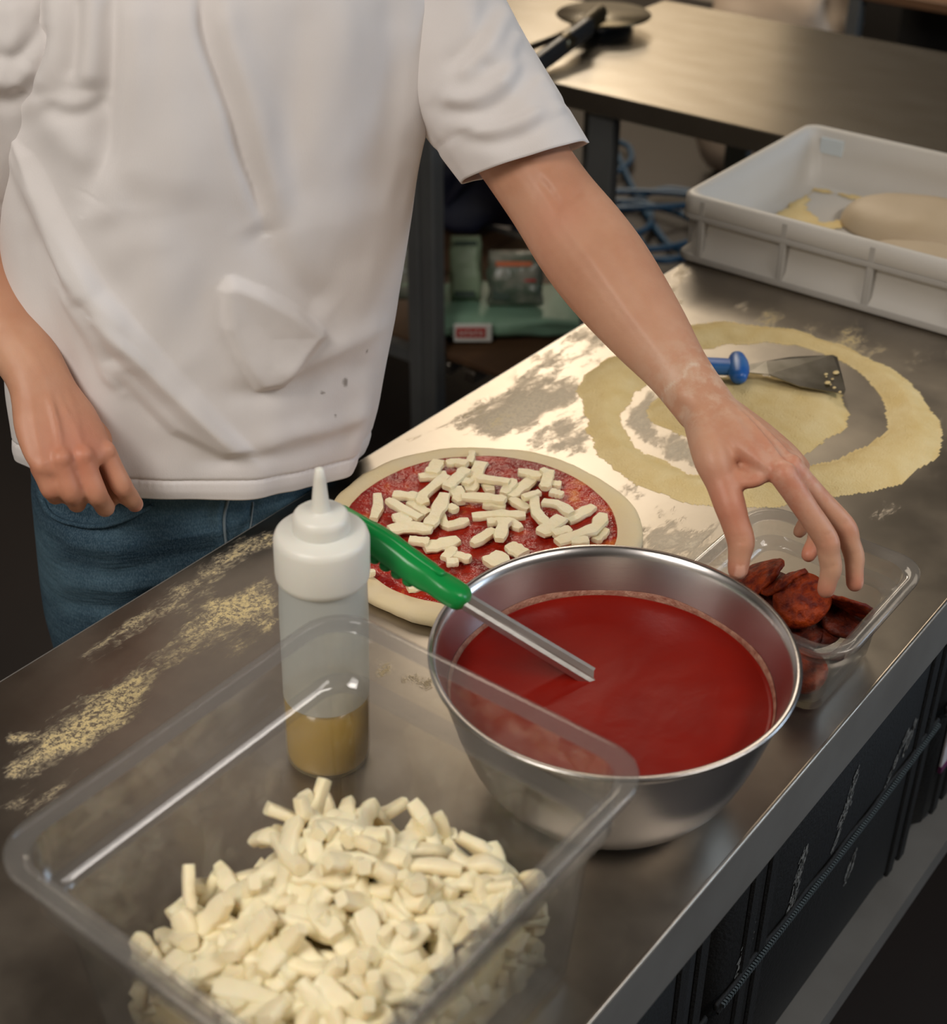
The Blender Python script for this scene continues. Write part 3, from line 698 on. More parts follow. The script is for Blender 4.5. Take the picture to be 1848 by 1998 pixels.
MOZ = mat('mozzarella', (244, 232, 200), 0.5, vary=(30, (240, 224, 182), 0.25), bump=(130, 0.35), sss=0.3)
def strip(path, wd_, tk, seed, n=8, seg=8):
    r = np.random.default_rng(seed); P = catmull(path, n)
    w = wd_*(1+0.38*(r.random(n)-0.5)); w[0] *= 0.8; w[-1] *= r.uniform(0.5, 0.9)
    t = tk*(1+0.22*(r.random(n)-0.5))
    return sweep(P, t/2, w/2, ref=(0, 0, 1), seg=seg, round_ends=False, power=0.45)
def c6(x, y, z): return at_z(660+0.3247*x, 860+0.3247*y, z)
strips = [([(805, 70), (800, 105), (785, 140)], 32), ([(605, 125), (560, 200)], 60), ([(650, 140), (710, 132), (775, 145)], 45), ([(485, 222), (650, 205)], 52), ([(650, 215), (560, 290), (500, 345), (525, 385)], 52), ([(770, 175), (650, 285)], 55), ([(860, 135), (820, 220), (790, 310)], 68), ([(740, 235), (800, 262)], 45), ([(840, 225), (1030, 252)], 45), ([(895, 250), (915, 312)], 50), ([(705, 285), (740, 375)], 60), ([(740, 340), (880, 345), (1005, 362)], 56), ([(870, 385), (1005, 402)], 40), ([(1080, 190), (1150, 200), (1225, 222)], 52), ([(1225, 175), (1262, 200)], 34), ([(1165, 235), (1035, 345)], 56), ([(1055, 240), (990, 325)], 45), ([(1270, 185), (1240, 290)], 50), ([(1250, 260), (1340, 268)], 44), ([(1275, 308), (1352, 330)], 40), ([(1210, 312), (1110, 345)], 34), ([(1035, 352), (1145, 418)], 42), ([(1178, 345), (1190, 430), (1255, 505)], 46), ([(1230, 372), (1320, 385), (1402, 442)], 46), ([(1375, 485), (1535, 400)], 50), ([(1345, 465), (1215, 562)], 66), ([(1592, 445), (1545, 525), (1430, 570), (1315, 615)], 56), ([(1612, 535), (1540, 602)], 46), ([(1290, 565), (1395, 535)], 50), ([(1400, 612), (1505, 602)], 42), ([(235, 325), (240, 400), (212, 475)], 46), ([(330, 328), (475, 338)], 52), ([(295, 358), (400, 420), (495, 470)], 38), ([(430, 372), (545, 445)], 46), ([(365, 445), (405, 505)], 66), ([(640, 325), (600, 420), (545, 515)], 56), ([(615, 435), (650, 512), (785, 482)], 46), ([(665, 395), (712, 422)], 40), ([(305, 540), (430, 520), (565, 540)], 60), ([(805, 460), (960, 445), (1125, 452)], 50), ([(895, 492), (995, 485)], 42), ([(1000, 475), (968, 598)], 54), ([(1010, 475), (1100, 535)], 42), ([(938, 540), (805, 625)], 46), ([(425, 598), (545, 612)], 50), ([(515, 645), (620, 625), (722, 598)], 66), ([(640, 712), (700, 650)], 46), ([(650, 732), (722, 730)], 40), ([(695, 688), (795, 715)], 40), ([(1025, 630), (1115, 685)], 70), ([(895, 745), (1005, 690)], 80), ([(415, 885), (525, 862)], 52), ([(178, 802), (212, 790)], 26)]
for i, (pts, w_) in enumerate(strips):
    z = PZ+0.0150+0.003*(i % 3)
    P = [c6(x, y, z+random.uniform(-0.001, 0.002)) for x, y in pts]
    o = mk('cheese_strip', *strip(P, w_*0.3247*1.42/F*1.75, 0.0064, 100+i), MOZ)
    o.data.set_sharp_from_angle(angle=math.radians(42))
    tag(o, 'strip of white mozzarella lying on the pizza sauce', 'cheese', 'cheese strips on the pizza')

# ------------------------------------------------------------------ steel bowl of sauce with a scraper spoon
bc = np.array([0.797, 0.476, T]); RB, HB = 0.1455, 0.140
bowl = tag(empty('bowl', bc), 'large stainless steel mixing bowl full of tomato sauce', 'bowl')
outp = [(0.03, 0.0)]+[(p[0], max(p[1], 0)) for p in catmull(np.array([(0.055, 0, 0), (0.088, 0.011, 0), (0.111, 0.036, 0), (0.1245, 0.067, 0), (0.1345, 0.101, 0), (RB, HB, 0)]), 30)]
inp = [(max(r-0.0018, 0.01), z+0.0018) for r, z in outp[::-1]]
prof = outp+[(RB+0.0035, HB+0.0005), (RB+0.0042, HB+0.0025), (RB+0.003, HB+0.004), (RB-0.001, HB+0.003)]+inp[1:]
mk('shell', *lathe(prof, bc, 128), STEEL_BOWL, bowl)
SAUCE2 = bpy.data.materials.new('tomato_sauce'); N, L = nodes(SAUCE2); b = N['Principled BSDF']; tc = N.new('ShaderNodeTexCoord')
r = N.new('ShaderNodeValToRGB'); r.color_ramp.elements[0].color = lin((116, 16, 9))+(1,); r.color_ramp.elements[1].color = lin((128, 22, 11))+(1,)
r.color_ramp.elements[0].position = 0.3; r.color_ramp.elements[1].position = 0.7
L.new(noise(14, 4), r.inputs[0]); L.new(r.outputs[0], b.inputs['Base Color']); b.inputs['Roughness'].default_value = 0.3; b.inputs['Specular IOR Level'].default_value = 0.16
bp = N.new('ShaderNodeBump'); bp.inputs['Strength'].default_value = 0.18; bp.inputs['Distance'].default_value = 0.003; L.new(noise(30, 5), bp.inputs['Height']); L.new(bp.outputs[0], b.inputs['Normal'])
zs = 0.100
def inner_r(z): return float(np.interp(z, [p[1] for p in inp[::-1]], [p[0] for p in inp[::-1]]))
rs_ = inner_r(zs)
rings = []
for k in (0.0, 0.012, 0.03, 0.06, 0.12, 0.25, 0.45, 0.7, 0.9, 0.99):
    r_k = (rs_-0.0006)*(1-k)
    rings.append([bc+np.array([r_k*math.cos(t), r_k*math.sin(t), zs+(0.0012 if k == 0 else 0)+0.0012*(float(vnoise(np.array(r_k*40*math.cos(t)), np.array(r_k*40*math.sin(t)), 2))-0.5)*(k > 0.05)]) for t in np.linspace(0, 2*PI, 128, endpoint=False)])
sauce = tag(mk('tomato_sauce', *loft(rings, False, True), SAUCE2), 'smooth red tomato sauce filling the steel bowl', 'sauce')
# pale foam line where the sauce has dried on the bowl
rings = []
for dz, off in ((-0.001, 0.0004), (0.002, 0.0008), (0.0045, 0.0008), (0.0062, 0.0003)):
    rings.append([bc+np.array([(inner_r(zs+dz+0.0010*math.sin(t*7)*(dz > 0.004))-off)*math.cos(t), (inner_r(zs+dz+0.0010*math.sin(t*7)*(dz > 0.004))-off)*math.sin(t), zs+dz+0.0010*math.sin(t*7)*(dz > 0.004)]) for t in np.linspace(0, 2*PI, 128, endpoint=False)])
mk('dried_sauce_line', *loft(rings, False, False), mat('dried_sauce', (176, 132, 110), 0.6, vary=(120, (140, 84, 66), 0.2), bump=(300, 0.5)), bowl)
# spatula spoon
GREEN = mat('green_grip_plastic', (10, 138, 62), 0.3)
la = tag(empty('ladle', at_z(1165, 1325, T+zs)), 'steel ladle with a green plastic grip standing in the tomato sauce', 'ladle')
s0 = at_z(1150, 1318, T+zs-0.002); s1 = at_z(872, 1150, T+0.178)
dr = nrm(s1-s0)
s_in = s0-dr*0.05
side = nrm(np.cross(dr, EZZ)); upv = np.cross(side, dr)
# channel shaped shaft
sec = [(-0.0088, -0.003), (-0.0088, 0.0015), (-0.0066, 0.0036), (-0.0035, 0.0030), (0.0035, 0.0030), (0.0066, 0.0036), (0.0088, 0.0015), (0.0088, -0.003), (0.0062, -0.003), (0.0055, 0.0), (-0.0055, 0.0), (-0.0062, -0.003)]
rings = []
for k in np.linspace(0, 1, 12):
    p = s_in+(s1-s_in)*k; g = 1.25-0.25*k
    rings.append([p+side*(a*g)+upv*(b_*g) for a, b_ in sec])
mk('shaft', *loft(rings), mat('ladle_steel', (206, 202, 196), 0.40, 1.0, bump=(80, 0.1)), la, smooth=False)
scoop_c = s_in-dr*0.0
mk('scoop', *lathe([(0.001, -0.012), (0.02, -0.010), (0.034, -0.002), (0.038, 0.006), (0.037, 0.006), (0.033, -0.001), (0.019, -0.0085), (0.001, -0.0105)], np.array([s_in[0], s_in[1], T+zs-0.030]), 32), STEEL, la)
g1 = at_z(712, 1045, T+0.198)+nrm(at_z(712, 1045, T+0.198)-s1)*0.03
gp = catmull([s1-dr*0.012, s1+(g1-s1)*0.25, s1+(g1-s1)*0.6+EZZ*0.003, g1], 16)
mk('grip', *sweep(gp, [0.0095]*4+[0.0115]*8+[0.011]*4, [0.0125, 0.0135, 0.013, 0.0115]+[0.012, 0.0125, 0.013, 0.0125, 0.0125, 0.013, 0.0125, 0.012]+[0.011]*4, ref=upv, seg=20, power=0.65), GREEN, la)
gv = nrm(g1-s1)
gs = nrm(np.cross(gv, EZZ)); gu = np.cross(gs, gv)
m = MB()
for k in np.linspace(0.28, 0.8, 6):
    p = s1+(g1-s1)*k-gu*0.0095-gs*0.006
    m.add(*ellipsoid(p, 0.006, 0.006, 0.005, nu=12, nv=8))
m.build('finger_bumps', GREEN, la, True)
mk('grip_ridge', *sweep([p+upv*0.0105 for p in gp[3:14]], 0.0025, 0.0045, ref=upv, seg=10), GREEN, la)

# ------------------------------------------------------------------ gastronorm containers
def gn(name, x0, x1, y0, y1, zr, depth, label, material, taper=0.008, rad=0.03, shoulder=0.028, inset=0.012):
    cx, cy = (x0+x1)/2, (y0+y1)/2; hx_, hy_ = (x1-x0)/2, (y1-y0)/2
    e = tag(empty(name, (cx, cy, zr-depth)), label, 'container')
    th_ = 0.0026
    pr = [(0.5, -depth), (inset+0.016+taper, -depth), (inset+0.012+taper, -depth+0.004), (inset+0.0115, -shoulder-0.006), (inset+0.009, -shoulder-0.001), (inset, -shoulder+0.002), (inset-0.001, -0.007)]
    body = [(i, z) for i, z in pr if i < 0.4]
    inn = [(inset-0.001+th_, -0.004), (inset+th_, -shoulder+0.005), (inset+0.010+th_, -shoulder+0.002), (inset+0.0120+th_, -shoulder-0.004), (inset+0.013+taper+th_, -depth+0.008), (inset+0.018+taper+th_, -depth+0.003)]
    def R(i, z): return rrect(hx_-i, hy_-i, max(rad-i*0.55, 0.008), zr+z, (cx, cy), 8)
    mk('walls', *loft([R(*p) for p in body]+[R(inset, -0.0045)][:0], True, False), material, e)
    mk('inner_walls', *loft([R(*p) for p in inn[3:]], False, True), material, e)
    mk('upper_walls', *loft([R(*p) for p in inn[:2]], False, False), material, e)
    mk('ledge', *loft([R(*p) for p in inn[1:4]], False, False), RIMC, e)
    rim = [(inset-0.001, -0.007), (0.002, -0.0075), (0.0, -0.006), (0.0, -0.001), (0.0015, 0.0), (inset-0.003, 0.0), (inset-0.001+th_, -0.004)]
    mk('rim', *loft([R(*p) for p in rim], False, False), RIMC, e)
    return e
gbig = gn('food_container', 0.322, 0.652, 0.347, 0.642, T+0.200, 0.197, 'large clear plastic container of cheese strips in the foreground', CLEAR, 0.010, 0.036, 0.048, 0.013)
gsm = gn('food_container', 0.950, 1.132, 0.342, 0.520, T+0.100, 0.098, 'small clear plastic container of red slices under the hand', CLEAR_S, 0.006, 0.032, 0.026, 0.012)

# cheese heap in the large container
hb = [(0.33, 0.345), (0.33, 0.585), (0.41, 0.602), (0.48, 0.603), (0.55, 0.590), (0.600, 0.55), (0.618, 0.48), (0.624, 0.40), (0.618, 0.345)]
hz0 = T+0.007
def heap_h(x, y):
    x = np.asarray(x, float); y = np.asarray(y, float)
    d, s, p = poly_dist(x, y, hb); ins = inside(x, y, hb)
    k = np.clip(d/0.05, 0, 1)
    hh = 0.088*np.sin(k*PI/2)+0.024*np.exp(-((x-0.50)**2+(y-0.52)**2)/0.006)
    return np.where(ins, hh, 0)
X, Y = np.meshgrid(np.arange(0.378, 0.603, 0.005), np.arange(0.402, 0.596, 0.005), indexing='ij')
Hh = np.maximum(heap_h(X, Y)-0.022, 0)*1.12+0.006*(fbm(X*90, Y*90, 3)-0.5)*(heap_h(X, Y) > 0.01)
keep = heap_h(X, Y) > 0.028
Hh[0, :] = 0; Hh[:, 0] = 0; Hh[-1, :] = 0
idx = -np.ones(X.shape, int); idx[keep] = np.arange(keep.sum())
q = np.stack([idx[:-1, :-1], idx[1:, :-1], idx[1:, 1:], idx[:-1, 1:]], -1).reshape(-1, 4); q = q[(q >= 0).all(1)]
CURD = mat('mozzarella_heap', (238, 222, 178), 0.5, vary=(60, (230, 208, 150), 0.2), bump=(110, 0.6), sss=0.25)
tag(mk('cheese_heap', np.stack([X, Y, hz0+Hh], -1)[keep], q, CURD), 'packed grated mozzarella under the loose strips in the container', 'cheese', kind='stuff')
vars_ = []
for k in range(14):
    l = random.uniform(0.036, 0.068); bd = random.uniform(-0.005, 0.005); tw = random.uniform(-0.004, 0.004)
    P = [(-l/2, 0, 0), (-l*0.17, bd*0.8, tw), (l*0.17, bd, -tw*0.5), (l/2, bd*0.1, tw)]
    Vv, Ff = strip(P, random.uniform(0.0115, 0.0160), random.uniform(0.0075, 0.0095), 300+k, 10, 12)
    me = bpy.data.meshes.new('cheese_strip'); me.from_pydata([tuple(v) for v in Vv], [], Ff); me.materials.append(MOZ)
    me.polygons.foreach_set('use_smooth', [True]*len(me.polygons)); me.set_sharp_from_angle(angle=math.radians(58)); vars_.append(me)
cnt = 0
while cnt < 300:
    x = random.uniform(0.365, 0.62); y = random.uniform(0.385, 0.605) if cnt < 245 else random.uniform(0.385, 0.40)
    hgt = float(heap_h(x, y))*(1 if cnt < 245 else random.uniform(0.1, 0.95))
    if hgt < 0.004: continue
    e_ = 0.006
    gxx = float(heap_h(x+e_, y)-heap_h(x-e_, y))/(2*e_); gyy = float(heap_h(x, y+e_)-heap_h(x, y-e_))/(2*e_)
    nn = Vector((-gxx, -gyy, 1)).normalized()
    o = bpy.data.objects.new('cheese_strip', random.choice(vars_)); COL.objects.link(o)
    qv = Vector((0, 0, 1)).rotation_difference(nn)
    spin = Matrix.Rotation(random.uniform(0, 2*PI), 4, 'Z') @ Matrix.Rotation(random.gauss(0, 0.50), 4, 'Y') @ Matrix.Rotation(random.gauss(0, 0.5), 4, 'X')
    lift = random.uniform(0.001, 0.011)
    M_ = qv.to_matrix().to_4x4() @ spin
    pos = Vector((x, y, hz0+hgt))+nn*lift
    zmin = min((M_ @ v.co).z for v in o.data.vertices)+pos.z
    if zmin < hz0: pos.z += hz0-zmin
    for ax, lo_, hi_ in ((0, 0.372, 0.604), (1, 0.396, 0.595)):
        mn = min((M_ @ v.co)[ax] for v in o.data.vertices)+pos[ax]; mx = max((M_ @ v.co)[ax] for v in o.data.vertices)+pos[ax]
        if mn < lo_: pos[ax] += lo_-mn
        if mx > hi_: pos[ax] -= mx-hi_
    o.matrix_world = Matrix.Translation(pos) @ M_
    tag(o, 'chunky white mozzarella strip in the heap in the large clear container', 'cheese', 'cheese strips in the large container')
    cnt += 1

# red cured slices in the small container
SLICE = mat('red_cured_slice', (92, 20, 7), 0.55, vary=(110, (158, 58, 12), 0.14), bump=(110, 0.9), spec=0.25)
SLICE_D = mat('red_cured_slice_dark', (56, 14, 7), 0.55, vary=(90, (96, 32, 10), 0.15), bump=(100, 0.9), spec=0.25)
def slice_(pos, nrm_, rr_, curl, th_, m_, label, seed, sx=1.0):
    nz = Vector(nrm_).normalized(); Q = Vector((0, 0, 1)).rotation_difference(nz).to_matrix()
    r = np.random.default_rng(seed); top_ = []; n = 40
    def pt(k, t, s):
        w_ = 1+0.10*(float(fbm(np.array(math.cos(t)*1.6+seed), np.array(math.sin(t)*1.6), seed))-0.5)
        x = rr_*k*w_*math.cos(t)*sx; y = rr_*k*w_*math.sin(t)
        z = -curl*(x*x)/(rr_*rr_)+0.0016*(float(fbm(np.array(x*150), np.array(y*150), seed))-0.5)*2+s*th_/2
        return np.array(Vector(pos)+Q @ Vector((x, y, z)))
    T_ = np.linspace(0, 2*PI, n, endpoint=False)
    rings = [[pt(k, t, -1) for t in T_] for k in (0.02, 0.4, 0.75, 0.96)]+[[pt(1.0, t, 0) for t in T_]]+[[pt(k, t, 1) for t in T_] for k in (0.96, 0.75, 0.4, 0.02)]
    return tag(mk('cured_slice', *loft(rings), m_), label, 'slice', 'red slices in the small container')
b0 = T+0.006
slice_(at_z(1566, 1165, T+0.062), (-0.50, -0.25, 0.80), 0.027, 0.010, 0.008, SLICE, 'big domed red slice in the middle of the small container', 1, 1.1)
slice_(at_z(1480, 1120, T+0.058), (-0.2, 0.55, 0.75), 0.028, 0.006, 0.005, SLICE, 'flat red slice by the thumb in the small container', 2)
slice_(at_z(1540, 1116, T+0.064)-np.array([0.014, 0.0, 0.0]), (0.2, 0.6, 0.7), 0.025, 0.008, 0.005, SLICE, 'arched red slice behind the domed one in the small container', 3)
slice_(at_z(1655, 1180, T+0.050), (0.75, 0.1, 0.6), 0.026, 0.003, 0.004, SLICE, 'thin red slice standing on edge at the right of the small container', 4)
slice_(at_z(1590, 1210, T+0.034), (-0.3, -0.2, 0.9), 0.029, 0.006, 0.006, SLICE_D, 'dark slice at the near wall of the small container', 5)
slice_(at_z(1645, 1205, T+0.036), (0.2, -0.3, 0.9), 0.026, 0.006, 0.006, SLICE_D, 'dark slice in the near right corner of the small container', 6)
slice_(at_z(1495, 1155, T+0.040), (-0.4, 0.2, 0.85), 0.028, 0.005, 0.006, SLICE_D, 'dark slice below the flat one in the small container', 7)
slice_((1.015, 0.415, b0+0.010), (0.1, 0.1, 1), 0.030, 0.003, 0.010, SLICE, 'lowest slice against the bowl side of the small container', 8, 1.2)
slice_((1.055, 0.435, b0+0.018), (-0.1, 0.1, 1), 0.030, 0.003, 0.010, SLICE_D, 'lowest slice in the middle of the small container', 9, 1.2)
slice_((0.998, 0.395, b0+0.028), (-0.25, -0.2, 1), 0.022, 0.003, 0.012, SLICE, 'short slice pressed to the front corner of the small container', 10)

# ------------------------------------------------------------------ squeeze bottle
sb = at_z(641, 1470, T); sb[2] = T
bt = tag(empty('squeeze_bottle', sb), 'translucent squeeze bottle with olive oil and a pointed white nozzle', 'bottle')
MILK = milky_plastic('milky_polyethylene', (226, 230, 226), 0.24, 0.3)
CAPM = mat('cap_polyethylene', (232, 230, 220), 0.4, sss=0.15)
zc = 0.205
bp_ = [(0.02, 0.0005), (0.031, 0.0), (0.0345, 0.004), (0.035, 0.010), (0.035, 0.150), (0.0342, 0.178), (0.0335, 0.186), (0.0335, 0.190)]
SBM = Matrix.Rotation(math.radians(1.6), 3, Vector(_f*[1, 1, 0]).normalized()) @ Matrix.Scale(1.045, 3)
def bl_(prof, n, a_, b_):
    V_, F_ = lathe(prof, (0, 0, 0), n, a_, b_)
    return [np.array(SBM @ Vector(v))+sb for v in V_], F_
mk('body', *bl_([(0.035, 0.070)]+bp_[4:], 64, False, False), MILK, bt)
mk('lower_body', *bl_(bp_[:4]+[(0.035, 0.070)], 64, True, False), milky_plastic('oily_polyethylene', (226, 214, 170), 0.72, 0.25), bt)
cp = [(0.0345, 0.184), (0.0362, 0.186), (0.0366, 0.190), (0.0366, 0.219), (0.0352, 0.2235), (0.0325, 0.226), (0.0230, 0.2275), (0.0222, 0.2285), (0.0218, 0.236), (0.0205, 0.2405), (0.0175, 0.243), (0.0076, 0.244), (0.0070, 0.2455), (0.0045, 0.272), (0.0032, 0.280), (0.0016, 0.281)]
mk('cap', *bl_(cp[:8], 64, False, True), CAPM, bt)
cap2 = mk('nozzle', *bl_(cp[7:], 48, False, True), CAPM, bt)
OIL = mat('olive_oil', (178, 142, 46), 0.15, vary=(14, (160, 126, 38), 0.3), sss=0.3)
mk('oil', *bl_([(0.02, 0.003), (0.0305, 0.003), (0.0335, 0.006), (0.0338, 0.010), (0.0338, 0.066), (0.001, 0.0665)], 48, True, True), OIL, bt)

#PERSON
# ------------------------------------------------------------------ the person
SKIN = bpy.data.materials.new('skin'); N, L = nodes(SKIN); b = N['Principled BSDF']; tc = N.new('ShaderNodeTexCoord')
base_c = mixc(maprange(noise(9, 4), 0.35, 0.7), lin((206, 158, 129))+(1,), lin((194, 141, 112))+(1,))
base_c = mixc(attr('red'), base_c, lin((196, 106, 84))+(1,))
dustf = mth('MULTIPLY', attr('dust'), maprange(noise(60, 5), 0.38, 0.62))
base_c = mixc(dustf, base_c, lin((222, 200, 178))+(1,))
base_c = mixc(attr('nail'), base_c, lin((222, 170, 148))+(1,))
L.new(base_c, b.inputs['Base Color']); b.inputs['Roughness'].default_value = 0.48; b.inputs['Specular IOR Level'].default_value = 0.4
b.inputs['Subsurface Weight'].default_value = 0.18; b.inputs['Subsurface Radius'].default_value = (1.0, 0.4, 0.2); b.inputs['Subsurface Scale'].default_value = 0.006
bp = N.new('ShaderNodeBump'); bp.inputs['Strength'].default_value = 0.12; bp.inputs['Distance'].default_value = 0.002; L.new(noise(190, 3), bp.inputs['Height']); L.new(bp.outputs[0], b.inputs['Normal'])

ba = math.radians(33)
ER = np.array([math.cos(ba), -math.sin(ba), 0]); EF = np.array([-math.sin(ba), -math.cos(ba), 0])
BODY = MB()
def blimb(pts, r1, r2=None, ref=(0, 0, 1), n=18, seg=16):
    P = catmull(pts, n)
    u = np.linspace(0, 1, len(pts)); uu = np.linspace(0, 1, n)
    a = catmull(np.c_[r1, r1, r1], n)[:, 0]
    b_ = a if r2 is None else catmull(np.c_[r2, r2, r2], n)[:, 0]
    BODY.add(*sweep(P, a, b_, ref=ref, seg=seg))
def bring(c, w_, d, z, n=40, lean=0.0, p=0.85):
    t = np.linspace(0, 2*PI, n, endpoint=False)
    return [c+ER*(w_*math.copysign(abs(math.cos(a))**p, math.cos(a)))+EF*(d*math.copysign(abs(math.sin(a))**p, math.sin(a))+lean)+EZZ*z for a in t]
HIP = np.array([0.925, 1.140, 0]); CH = np.array([1.0, 1.085, 0])
def cen(z): return HIP+(CH-HIP)*np.clip((z-0.88)/(1.36-0.88), -0.3, 1.1)
# trunk, neck
BODY.add(*loft([bring(cen(z), w_, d, z) for z, w_, d in ((0.80, 0.11, 0.075), (0.86, 0.138, 0.090), (0.93, 0.142, 0.09), (1.03, 0.142, 0.092), (1.15, 0.150, 0.095), (1.26, 0.165, 0.10), (1.34, 0.168, 0.095), (1.395, 0.145, 0.078), (1.425, 0.085, 0.062), (1.445, 0.058, 0.056), (1.50, 0.052, 0.054), (1.54, 0.052, 0.056))]))
# head with face
hd = cen(1.4)+EF*0.055+EZZ*1.615
HM = np.array([ER, EF, EZZ]).T
BODY.add(*ellipsoid(hd+EZZ*0.02, 0.074, 0.094, 0.098, HM, 28, 18))
BODY.add(*ellipsoid(hd+EF*0.028-EZZ*0.045, 0.056, 0.062, 0.062, HM, 24, 14))
BODY.add(*ellipsoid(hd+EF*0.060-EZZ*0.088, 0.028, 0.024, 0.020, HM))
blimb([hd+EF*0.084+EZZ*0.020, hd+EF*0.096-EZZ*0.008, hd+EF*0.106-EZZ*0.026], [0.007, 0.010, 0.013], n=8, seg=10)
for s in (-1, 1):
    BODY.add(*ellipsoid(hd+ER*(s*0.074)-EZZ*0.005-EF*0.005, 0.010, 0.020, 0.031, HM, 14, 10))
    BODY.add(*ellipsoid(hd+ER*(s*0.030)+EF*0.080+EZZ*0.028, 0.022, 0.012, 0.008, HM, 14, 10))
for dz in (-0.053, -0.063):
    BODY.add(*ellipsoid(hd+EF*0.082+EZZ*dz, 0.024, 0.012, 0.0065, HM, 14, 10))
BODY.add(*sweep(catmull([cen(1.42)+EZZ*1.42, cen(1.42)+EF*0.02+EZZ*1.50, hd-EZZ*0.05], 10), 0.055, 0.052, ref=ER, seg=20))
# legs, feet
for s in (-1, 1):
    hp = cen(0.86)+ER*(s*0.085)
    blimb([hp+EZZ*0.86, hp+EZZ*0.66+ER*s*0.01, hp+EZZ*0.48+ER*s*0.015+EF*0.01, hp+EZZ*0.34+ER*s*0.015-EF*0.01, hp+EZZ*0.10+ER*s*0.02-EF*0.01], [0.062, 0.064, 0.052, 0.052, 0.036], [0.07, 0.068, 0.054, 0.054, 0.04], ref=ER, n=24)
    an = hp+ER*s*0.02-EF*0.01
    blimb([an-EF*0.045+EZZ*0.045, an+EF*0.03+EZZ*0.045, an+EF*0.12+EZZ*0.03, an+EF*0.19+EZZ*0.024], [0.034, 0.040, 0.044, 0.034], [0.036, 0.040, 0.024, 0.016], ref=ER, n=14)
# ---- left arm (image right), reaching into the small container
SHL = np.array([1.160, 0.990, 1.375]); ELL = np.array([1.158, 0.792, 1.186]); WRL = at_z(1366, 782, 1.08)
fd = nrm(WRL-ELL)
ref_arm = np.array([0.78, 0.10, 0.62])
blimb([SHL+ER*-0.03, SHL*0.75+ELL*0.25, SHL*0.4+ELL*0.6, ELL*0.92+SHL*0.08, ELL+fd*0.045, ELL+fd*0.10, ELL+fd*0.17, ELL+fd*0.225, WRL+fd*0.012],
      [0.056, 0.052, 0.046, 0.045, 0.049, 0.048, 0.040, 0.031, 0.0285], [0.056, 0.052, 0.046, 0.044, 0.047, 0.0455, 0.035, 0.0255, 0.0215], ref=ref_arm, n=44, seg=24)
IM = at_z(1528, 926, 1.060); IP_ = at_z(1612, 1052, 1.006); ID = at_z(1622, 1108, 0.980); IT = at_z(1612, 1150, 0.960)
ld_ = nrm([0.90, 0.10, -0.32])
MM = IM+ld_*0.023+np.array([0, 0.002, 0.003]); MP = at_z(1648, 1028, 1.000); MD = at_z(1667, 1085, 0.974); MT = at_z(1668, 1138, 0.952)
RM = IM+ld_*0.045+np.array([0, 0.008, 0.001]); RP = RM+np.array([0.012, -0.030, -0.042]); RD = RP+np.array([-0.008, -0.004, -0.028]); RT = at_z(1578, 1082, 0.968)
PM = IM+ld_*0.064+np.array([0, 0.018, -0.004]); PP = PM+np.array([0.010, -0.024, -0.030]); PD = PP+np.array([-0.005, -0.004, -0.020]); PT = PD+np.array([-0.008, 0.004, -0.016])
NAILS = []; KN = []
def finger(pts, r, nail_n=None):
    m_ = len(pts); rr_ = []
    for i in range(m_-1):
        rr_ += [r[i], (r[i]+r[i+1])/2*0.955]
    rr_.append(r[-1])
    PP_ = []
    for i in range(m_-1): PP_ += [pts[i], (pts[i]+pts[i+1])/2]
    PP_.append(pts[-1])
    blimb(PP_, rr_, n=26, seg=14)
    tip = pts[-1]; d = nrm(pts[-1]-pts[-2])
    if nail_n is not None:
        nn_ = nrm(nail_n-(nail_n @ d)*d)
        NAILS.append((tip+nn_*r[-1]*0.75+d*0.001, nn_, d))
    KN.extend([(pts[0], 0.012), (pts[1], 0.010)])
backL = nrm(np.cross(ld_, nrm(IM-WRL))); backL = backL if backL[2] > 0 else -backL
outv = nrm(np.array([0.55, -0.6, 0.4]))
finger([IM, IP_, ID, IT], [0.0125, 0.0114, 0.0102, 0.0086], outv)
finger([MM, MP, MD, MT], [0.0122, 0.0110, 0.0098, 0.0084], outv)
finger([RM, RP, RD, RT], [0.0108, 0.0098, 0.0088, 0.0076])
finger([PM, PP, PD, PT], [0.0098, 0.0088, 0.0080, 0.0068])
TC = at_z(1392, 890, 1.062); TM = at_z(1424, 985, 1.032); TI = at_z(1446, 1056, 1.006); TT = at_z(1440, 1112, 0.984)
finger([TC, TM, TI, TT], [0.0175, 0.0145, 0.0128, 0.0096], np.array([-0.5, -0.5, 0.2]))
def palm(wr, mcps, lat, th0, seed_w=0.029):
    mc = np.mean(mcps, 0); wide = np.linalg.norm(mcps[0]-mcps[-1])/2+0.010
    P = [wr-nrm(mc-wr)*0.012, wr+(mc-wr)*0.22, wr+(mc-wr)*0.55, wr+(mc-wr)*0.85, mc+(mc-wr)*0.03]
    blimb(P, [seed_w*0.95, seed_w*1.08, wide*0.98, wide*1.02, wide*0.94], [0.020, 0.020, 0.0185, 0.0155, 0.0115], ref=lat, n=18, seg=22)
palm(WRL, [IM, MM, RM, PM], ld_, 0)
# thenar, web between thumb and index
blimb([WRL+(TC-WRL)*0.35, TC, (TC+TM)/2], [0.020, 0.019, 0.0155], n=10)
blimb([TC*0.6+TM*0.4, (TM+IM)/2+np.array([0.008, 0.008, 0.006]), IM*0.8+WRL*0.2], [0.010, 0.0075, 0.011], [0.014, 0.014, 0.014], n=10)
for p0, p1 in ((IM, IP_), (MM, MP), (RM, RP)):
    BODY.add(*ellipsoid(p0+backL*0.004, 0.010, 0.010, 0.009, None, 12, 8))
for a_ in (IM, MM, RM):   # tendons on the back of the hand
    blimb([WRL+backL*0.014, (WRL+a_)/2+backL*0.0155, a_+backL*0.006], [0.004, 0.0035, 0.004], n=8, seg=8)
